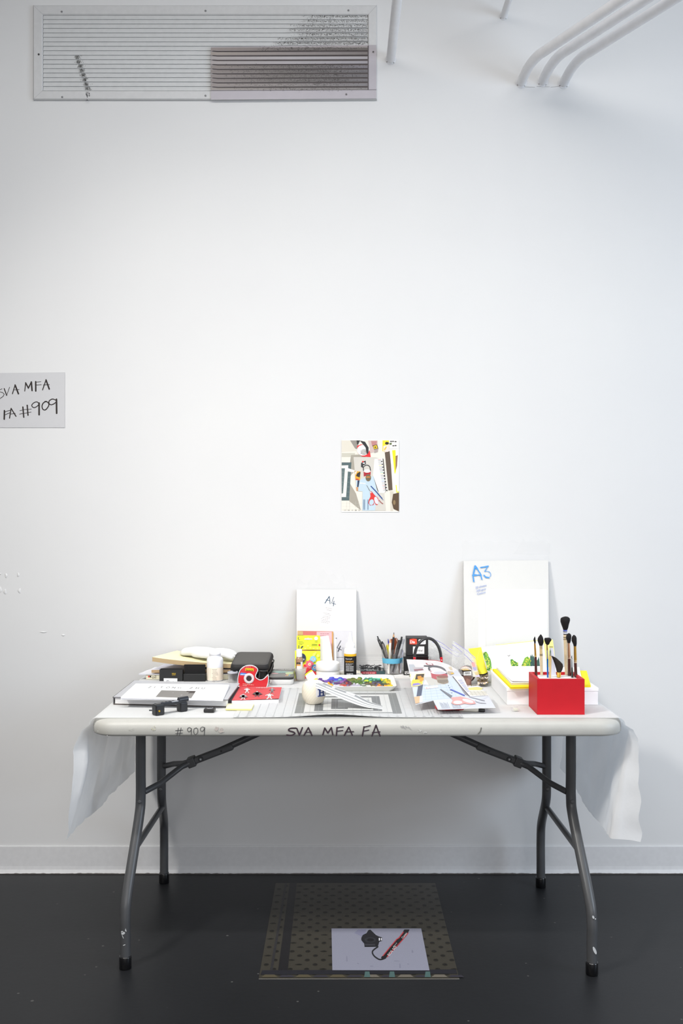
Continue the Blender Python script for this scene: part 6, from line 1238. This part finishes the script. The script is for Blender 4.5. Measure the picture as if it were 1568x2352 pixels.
# barcode card and painted scraps
m = MB(); P = zq(Z6, [(925, 855), (1102, 838), (1075, 785), (905, 792)], ZC + .003); m.prism([(x, y) for x, y in P], ZC + .0012, ZC + .0024, '#eeeae4')
for k in range(10): u = .46 + k * .035; m.face([(*bl(P, u, .3), ZC + .0027), (*bl(P, u + .018, .3), ZC + .0027), (*bl(P, u + .018, .75), ZC + .0027), (*bl(P, u, .75), ZC + .0027)], '#3c3a3a')
m.face([(*bl(P, *q), ZC + .0027) for q in ((.06, .35), (.12, .35), (.12, .6), (.06, .6))], '#b83a4a'); m.face([(*bl(P, *q), ZC + .0027) for q in ((.34, .3), (.42, .3), (.42, .75), (.34, .75))], '#6a7a50')
tag(m.build('barcode_card', PAPER, None, (*cen(P), ZC + .0012)), 'white card with a barcode lying flat before the yellow-topped box', 'card')
def scrap(name, label, quad, z, amp, cols, seed):
    P = zq(Z6, quad, z); m = MB(); n = 12
    rows = [[(*bl(P, i / n, j / n), z + amp * (.9 + noise.noise(Vector((i * .45, j * .45, seed))) + .5 * noise.noise(Vector((i, j, seed + 2))))) for i in range(n + 1)] for j in range(n + 1)]
    m.grid(rows, lambda j, i: cols[int((noise.noise(Vector((i * .5 + seed, j * .5, 2))) + 1) * .5 * len(cols)) % len(cols)], smooth=True)
    m.grid([[(x, y, zz - .0008) for x, y, zz in r] for r in rows][::-1], '#e6dcd2'); tag(m.build(name, PAPER, None, (*cen(P), z)), label, 'paper scrap')
scrap('painted_scrap', 'crumpled cream paper scrap with black and yellow paint marks, beside the white archive box', [(1065, 815), (1212, 810), (1200, 730), (1040, 705)], ZC + .006, .006, ['#eadccf', '#ecdfd4', '#4a4440', '#d2b060', '#ecdfd4', '#efe4dc', '#6a6458', '#eadccf'], 4)
scrap('painted_scrap', 'buckled pinkish paper scrap with dark brush strokes lying behind the other scrap', [(1050, 735), (1215, 730), (1205, 660), (1060, 665)], ZC + .022, .005, ['#ecdcd4', '#efe2da', '#3c3634', '#efe2da', '#c8a860', '#ecdcd4'], 9)

# yellow card curling beside the bags
L7 = leaning((0, -.255, ZC + .03), (.075, .12)); YC = L7(Z6); m = MB(); n = 10
lft = bez([(935, 300), (980, 400), (1020, 490), (1050, 580), (1085, 655)], 4); rgt = bez([(1112, 280), (1130, 360), (1150, 440), (1175, 540), (1205, 625)], 4)
rows = [[tuple(Vector(YC(*a)).lerp(Vector(YC(*b)), i / n) + Vector((0, -.010 * math.sin(i / n * math.pi) * (.4 + j / 17), 0))) for i in range(n + 1)] for j, (a, b) in enumerate(zip(lft, rgt))]
m.grid(rows, lambda j, i: '#f6ea44' if (i + j) % 9 else '#f0e458'); m.grid([[(x, y + .001, z) for x, y, z in r] for r in rows][::-1], '#e6d84a')
e_ = rows[-1]; m.grid([e_, [(x, y - .012 * math.sin(i / n * math.pi), z - .003) for i, (x, y, z) in enumerate(e_)], [(x, y + .010, z - .006) for x, y, z in e_]], '#2e2620'); tag(m.build('yellow_card', PAPER, None, e_[0]), 'bright yellow curled card standing between the zip bags and the painted landscape', 'card')  # dark face at the curled end: shade of the hollow put into colour

# white archive box
P0, P1 = onz(1165, 1622), onz(1371.5, 1617.5); P3 = onz(1122, 1577); hb = .052
wv = Vector((P1[0] - P0[0], P1[1] - P0[1], 0)); dv = Vector((P3[0] - P0[0], P3[1] - P0[1], 0))
yf = (P0[1] + P1[1]) / 2; x0, x1 = P0[0], P1[0]; yk = P3[1]
t = thing('archive_box', 'shallow white archive box lying behind the red brush box', 'box', ((x0 + x1) / 2, (yf + yk) / 2, ZC))
rot = 0
m = MB(); m.box(((x0 + x1) / 2, (yf + yk) / 2, ZC + hb * .5), (x1 - x0 - .003, yk - yf - .003, hb - .001), '#efeff0', bev=.001); m.build('box_base', PAPER, t)
m = MB(); m.box(((x0 + x1) / 2, (yf + yk) / 2, ZC + hb - .0045), (x1 - x0, yk - yf, .010), '#f2f2f3', bev=.0012); m.build('box_lid', PAPER, t)
zB = ZC + hb + .001
P = [onz(*Z7(*p), zB + .006) for p in ((378, 930), (1338, 908), (1290, 735), (160, 712))]
def flatset(name, label, cat, P, z0, z1, col, side=None, lines=0):
    m = MB(); m.prism(P, z0, z1, col, side=side)
    for k in range(lines): zz = z0 + (z1 - z0) * (k + 1) / (lines + 1); a, b = P[0], P[1]; m.face([(a[0], a[1] - .0002, zz), (b[0], b[1] - .0002, zz), (b[0], b[1] - .0002, zz + .0004), (a[0], a[1] - .0002, zz + .0004)], '#a89a10' if 'yellow' in label else '#b8b8ba')
    return tag(m.build(name, PAPER, None, (*cen(P), z0)), label, cat)
flatset('yellow_folder', 'bright yellow folder lying on the white archive box', 'folder', P, zB, zB + .0062, '#f2e524', '#f0df20', 2)
P = [onz(*Z7(*p), zB + .013) for p in ((388, 880), (1240, 862), (1200, 690), (208, 690))]
flatset('paper_stack', 'stack of blank white sheets lying on the yellow folder', 'paper', P, zB + .0066, zB + .0128, '#f3f3f2', '#ddd9d0', 2)
P = [onz(*Z7(*p), zB + .018) for p in ((395, 852), (1220, 845), (1180, 684), (225, 684))]
sheetstack('top_sheet', 'single white sheet with a curling front edge, on the blank paper stack', 'paper', P, zB + .0132, zB + .0144, '#f5f5f5', .001, '#cfc8c0', lambda u, v: .003 * max(0, 1 - v * 3) * max(0, .6 - u), 12)

# painted landscape with a yellow backing sheet, leaning behind
L9 = leaning((0, -.265, zB + .002), (.15, .085)); LS = L9(Z7)
m = MB(); m.slab([LS(*p) for p in ((150, 740), (1225, 720), (890, 672), (905, 540), (880, 362), (700, 366), (40, 446))] if False else [LS(*p) for p in ((160, 735), (886, 690), (908, 560), (884, 362), (700, 368), (200, 425))], (0, -.0012, 0), '#f3e888'); tag(m.build('yellow_backing', PAPER, None, LS(500, 735)), 'pale yellow backing sheet behind the painted landscape', 'paper')
m = MB(); K9 = lambda x, y, k=0: LS(x, y, 12 + k)
m.slab([K9(*p) for p in ((148, 738), (800, 738), (806, 660), (768, 372), (700, 377), (28, 450), (45, 520))], (0, -.0009, 0), '#f5f4f1'); q = lambda pts, c_, k=8: m.face([K9(x, y, k) for x, y in pts][::-1], c_)
q([(140, 555), (240, 550), (368, 562), (388, 690), (240, 688), (150, 720)], '#f3dee0')
rt_ = random.Random(11)
def foliage(poly_fn, n_, cols, r_):
    for i_ in range(n_):
        x, y = poly_fn(); s_ = r_ * rt_.uniform(.5, 1.3); m.face([K9(x + dx, y + dy, 9 + 5 * i_ / n_) for dx, dy in ell(0, 0, s_, s_ * rt_.uniform(.5, .9), 7, rt_.random() * 3)][::-1], rt_.choice(cols))
GR = ['#3f7a3a', '#5c9a3c', '#86b444', '#b9c84c', '#2f5f38', '#74a446', '#d2d060']
q(bez([(45, 520), (85, 505), (112, 560), (135, 600), (145, 660), (140, 720), (100, 728), (82, 640), (60, 580)], 3), '#5f9440'); foliage(lambda: (lambda v: (60 + v * 50 + rt_.uniform(-8, 34), 522 + v * 195))(rt_.random()), 90, GR, 12)
q([(372, 600), (395, 592), (420, 615), (465, 640), (468, 678), (388, 676)], '#4f8a3a'); foliage(lambda: (lambda u: (375 + u * 88, rt_.uniform(604 + u * 36, 674)))(rt_.random()), 45, GR, 9)
q([(505, 676), (545, 580), (580, 560), (612, 600), (614, 676)], '#79a63e'); foliage(lambda: (lambda u: (515 + u * 98, rt_.uniform(668 - 95 * min(1, u * 1.4), 674)))(rt_.random()), 55, GR + ['#d8cf4c', '#cfc23c'], 10)
q([(612, 676), (610, 560), (618, 535), (624, 565), (634, 528), (644, 570), (652, 545), (662, 590), (690, 620), (704, 590), (712, 560), (720, 600), (726, 676)], '#3a5a52'); foliage(lambda: (rt_.uniform(614, 722), rt_.uniform(600, 674)), 30, ['#33534c', '#42665c', '#2c4640'], 9)
m.ink([(6, bez([(342, 550), (356, 556), (368, 545)], 3))], lambda x, y: K9(x, y, 9), 5, '#5a5652')
tag(m.build('landscape_painting', PAPER, None, K9(470, 738)), 'painted landscape sheet with green trees and a pink block, leaning at the back', 'painting')

# clear eraser-like cap
P = zq(Z7, [(372, 1248), (470, 1240), (500, 1205), (380, 1200)], ZC); c = cen(P); t = thing('clear_eraser', 'small clear plastic piece lying on the paper left of the red box', 'eraser', (*c, ZC))
m = MB(); m.box((c[0] + .001, c[1], ZC + .0065), (.021, .019, .0125), '#eceadf', R(8), .003); m.build('sleeve', MILKY, t); m = MB(); m.box((c[0] + .002, c[1], ZC + .006), (.013, .011, .007), '#dcdcc4', R(8), .002); m.build('insert', PAPER, t)

# red brush box
a, b = onz(1234, 1642.5), onz(1341.5, 1641); yf = (a[1] + b[1]) / 2; x0, x1 = a[0], b[0]; dp = .131; hR = .1035; wl = .0085; zi = ZC + hR - .008
t = thing('brush_box', 'square red wooden box holding paint brushes upright at the right front of the table', 'box', ((x0 + x1) / 2, yf + dp / 2, ZC)); m = MB()
O = rrect(x0, x1, yf, yf + dp, .0012, 2); I = rrect(x0 + wl, x1 - wl, yf + wl, yf + dp - wl, .0008, 2)
m.grid([[(*p, ZC + E) for p in O], [(*p, ZC + hR - .0008) for p in O], [(x + .0006 * (1 if x < (x0 + x1) / 2 else -1), y, ZC + hR) for x, y in O], [(*p, ZC + hR) for p in I], [(*p, zi - .012) for p in I]], '#bf1522', cu=True, smooth=False, caps=True); m.build('box_walls', vc('red_lacquer', .55, spec=.3, nz=.06, nscale=30), t)
m = MB(); n = 16; m.grid([[(x0 + wl + .0003 + (x1 - x0 - 2 * wl - .0006) * i / n, yf + wl + .0003 + (dp - 2 * wl - .0006) * j / n, zi + .0016 * noise.noise(Vector((i * .6, j * .6, 1)))) for i in range(n + 1)] for j in range(n + 1)], '#eeeeee'); m.build('foam_filling', PAPER, t)
def brush(label, base, ferr, hair, tip, Yb, hw, fw, bw, hc, fcols, shape='round', lean=0, bands=None, hcol='#1d1a1b'):
    """handle from base to ferr, metal from ferr to hair, bristles from hair to tip; widths in close-up units"""
    Yt = Yb + lean; zs_ = lambda p, Y: Vector(aty(*Z7(*p), Y)); sc = (Yb + D) / F / 5.2267
    B_, Fe, Hr, Tp = zs_(base, Yb), zs_(ferr, Yb + lean * .4), zs_(hair, Yb + lean * .6), zs_(tip, Yt)
    B_ = Fe + (B_ - Fe) * ((Fe.z - zi - .001) / max(1e-4, Fe.z - B_.z)) if abs(Fe.z - B_.z) > .004 else B_
    t = thing('paint_brush', label, 'paint brush', tuple(B_), 'brushes in the red box')
    r = lambda w: w * sc / 2
    m = MB(); n_ = 8; m.tube([tuple(B_.lerp(Fe, i / n_)) for i in range(n_ + 1)], [r(hw[0] + (hw[1] - hw[0]) * i / n_) for i in range(n_ + 1)], hc, 14); m.build('brush_handle', SHINY if hc not in ('#d9bf94', '#dcc8a2', '#cdb07c') else WOOD, t)
    if fcols:
        m = MB(); pts = []; rad = []; cl = []
        for f, w, c_ in fcols: pts.append(tuple(Fe.lerp(Hr, f))); rad.append(r(w)); cl.append(c_)
        m.tube(pts, rad, lambda i: cl[i + 1] if i + 1 < len(cl) else cl[-1], 16); m.build('ferrule', METALM if 'wood' not in label else PLASTIC, t)
    if bands:
        m = MB()
        for p, q, w, c_ in bands: a_, b_ = zs_(p, Yb + lean * .4), zs_(q, Yb + lean * .4); m.tube([tuple(a_), tuple(b_)], r(w), c_, 16)
        m.build('band', PLASTIC, t)
    m = MB(); ax = Tp - Hr; prof = {'round': [(0, .55), (.12, .72), (.3, .95), (.45, 1.0), (.62, .92), (.78, .66), (.9, .34), (.97, .12), (1, .02)], 'mop': [(0, .42), (.15, .58), (.35, .74), (.6, .95), (.75, 1.0), (.88, .93), (.96, .62), (1, .2)], 'dome': [(0, .5), (.2, .7), (.5, .98), (.75, .95), (.9, .66), (1, .15)]}[shape]
    m.tube([tuple(Hr + ax * f + Vector((.0006 * math.sin(f * 9), 0, 0))) for f, _ in prof], [r(bw) * w for _, w in prof], hcol, 18); m.build('bristles', HAIR, t)
    return t
GOLD = '#c9a04e'
brush('thin brush with a dark brown handle and gold ferrule, furthest left in the red box', (684, 812), (677, 568), (668, 408), (665, 322), -.690, (34, 28), 22, 26, '#4a2420', [(0, 27, GOLD), (.1, 26, '#e0bc6a'), (.14, 25, GOLD), (1, 19, '#c08a34')])
brush('fat pointed brush with a pale wire-bound wooden handle, second from left', (750, 786), (744, 560), (740, 432), (737, 296), -.655, (33, 36), 36, 72, '#dcc8a2', [(0, 38, '#d8c49c'), (1, 36, '#cfb888')], bands=[((744, 552), (744, 546), 40, '#5a5046'), ((744, 540), (744, 534), 40, '#4a4440'), ((743, 470), (743, 465), 39, '#5a5046'), ((742, 452), (742, 446), 39, '#4a4440'), ((741, 438), (741, 430), 39, '#8a8272')])
brush('mop brush with a thin blue handle, third from the left in the red box', (823, 834), (820, 590), (814, 420), (828, 338), -.705, (20, 22), 22, 84, '#1d62b4', [(0, 22, '#4a3fb0'), (.12, 20, '#b8b4cc'), (.6, 17, '#c4bec8'), (.95, 14, '#b88858'), (1, 22, '#8a6a4a')], 'mop')
brush('thin pale wooden brush without hairs, just left of the fan brush', (851, 834), (853, 600), (855, 490), (857, 462), -.712, (24, 32), 26, 14, '#cdb07c', [(0, 31, '#d8bc7c'), (.4, 26, '#c9a860'), (.7, 20, '#8a8a78'), (1, 18, '#6f7f6a')], hcol='#c8ccc0')
t = thing('palette_scraper', 'white flat scraper with a black end standing among the brushes', 'scraper', aty(*Z7(885, 780), -.66)); m = MB(); Ys = -.662; W9 = lambda x, y: aty(*Z7(x, y), Ys)
m.slab([W9(*p) for p in ((862, 795), (925, 795), (905, 560), (888, 462), (842, 462), (846, 560))], (0, -.002, 0), '#d8d8e6'); m.build('blade', PLASTIC, t); m = MB(); m.box(W9(864, 449), (.0105, .004, .0018), '#1d1a1a', bev=.0003); m.build('black_tip', PLASTIC, t)
# short fan brush bent to the left
Yf = -.700; W7 = lambda x, y, dy=0: aty(*Z7(x, y), Yf + dy)
t = thing('fan_brush', 'short fan brush with an amber ferrule and dark hairs swept left', 'paint brush', W7(955, 832), 'brushes in the red box'); m = MB()
a = Vector(W7(956, 832)); a.z = zi + .001; b = Vector(W7(956, 752)); rows = []
for f, w, dd in ((0, .0062, .0055), (.6, .0062, .005), (1, .0066, .004)):
    p = a.lerp(b, f); rows.append([tuple(p + Vector((w * math.cos(k * math.pi / 10), dd * math.sin(k * math.pi / 10), 0))) for k in range(20)])
m.grid(rows, lambda i, j: '#c9a23c' if j % 5 else '#8a6a20', cu=True, caps=True); m.build('ferrule', SHINY, t)
m = MB(); rows = []
for (lx, ly), (rx_, ry_), dd in (((932, 756), (980, 756), .0040), ((922, 710), (998, 726), .0055), ((908, 660), (1008, 690), .006), ((890, 612), (1002, 655), .006), ((878, 585), (972, 622), .0048), ((868, 562), (925, 580), .0028), ((866, 556), (880, 558), .0008)):
    A_, B2 = Vector(W7(lx, ly)), Vector(W7(rx_, ry_)); c_ = (A_ + B2) / 2; h_ = (B2 - A_) / 2; rows.append([tuple(c_ + h_ * math.cos(k * math.pi / 10) + Vector((0, dd * math.sin(k * math.pi / 10), 0))) for k in range(20)])
m.grid(rows, '#2a211d', cu=True, caps=True); m.build('bristles', HAIR, t)
brush('tallest brush, with a thick pale wooden handle and a banded label', (1047, 778), (1034, 300), (1032, 245), (1032, 84), -.652, (38, 46), 46, 114, '#dcc8a2', [(0, 47, '#ded2bc'), (.2, 48, '#2c2c34'), (.4, 48, '#e8e8ee'), (.75, 48, '#dadbe8'), (.78, 50, '#5a6ac8'), (1, 50, '#5a6ac8')], 'mop', 0, bands=[((1033, 362), (1033, 352), 47, '#8a7a5c'), ((1033, 340), (1033, 330), 47, '#6a5c48'), ((1032, 272), (1032, 264), 49.5, '#2a2a30')])
brush('round brush with a dark handle and copper ferrule, right of the tallest brush', (1084, 800), (1081, 590), (1075, 402), (1075, 284), -.672, (40, 36), 34, 64, '#4a2620', [(0, 35, '#c08a64'), (.06, 36, '#e8c8b0'), (.1, 33, '#b07a54'), (.14, 35, '#e0c0a8'), (.18, 34, '#b98560'), (1, 27, '#c09070')], 'dome')
brush('shortest thin dark brush with a gold band, between the two right brushes', (1119, 822), (1114, 700), (1112, 600), (1111, 548), -.702, (30, 20), 14, 9, '#2b3330', [(0, 20, '#b8923c'), (.1, 15, '#3a3c3c'), (1, 9, '#77777a')])
brush('slanted-tip brush with a brown handle and gold ferrule, furthest right in the red box', (1162, 824), (1155, 640), (1150, 440), (1134, 305), -.700, (40, 34), 34, 62, '#47231f', [(0, 35, '#b98a48'), (.06, 36, '#e6cfae'), (.10, 33, '#b08040'), (.15, 35, '#e0c298'), (.2, 34, GOLD), (1, 30, '#b98d3c')], 'dome')
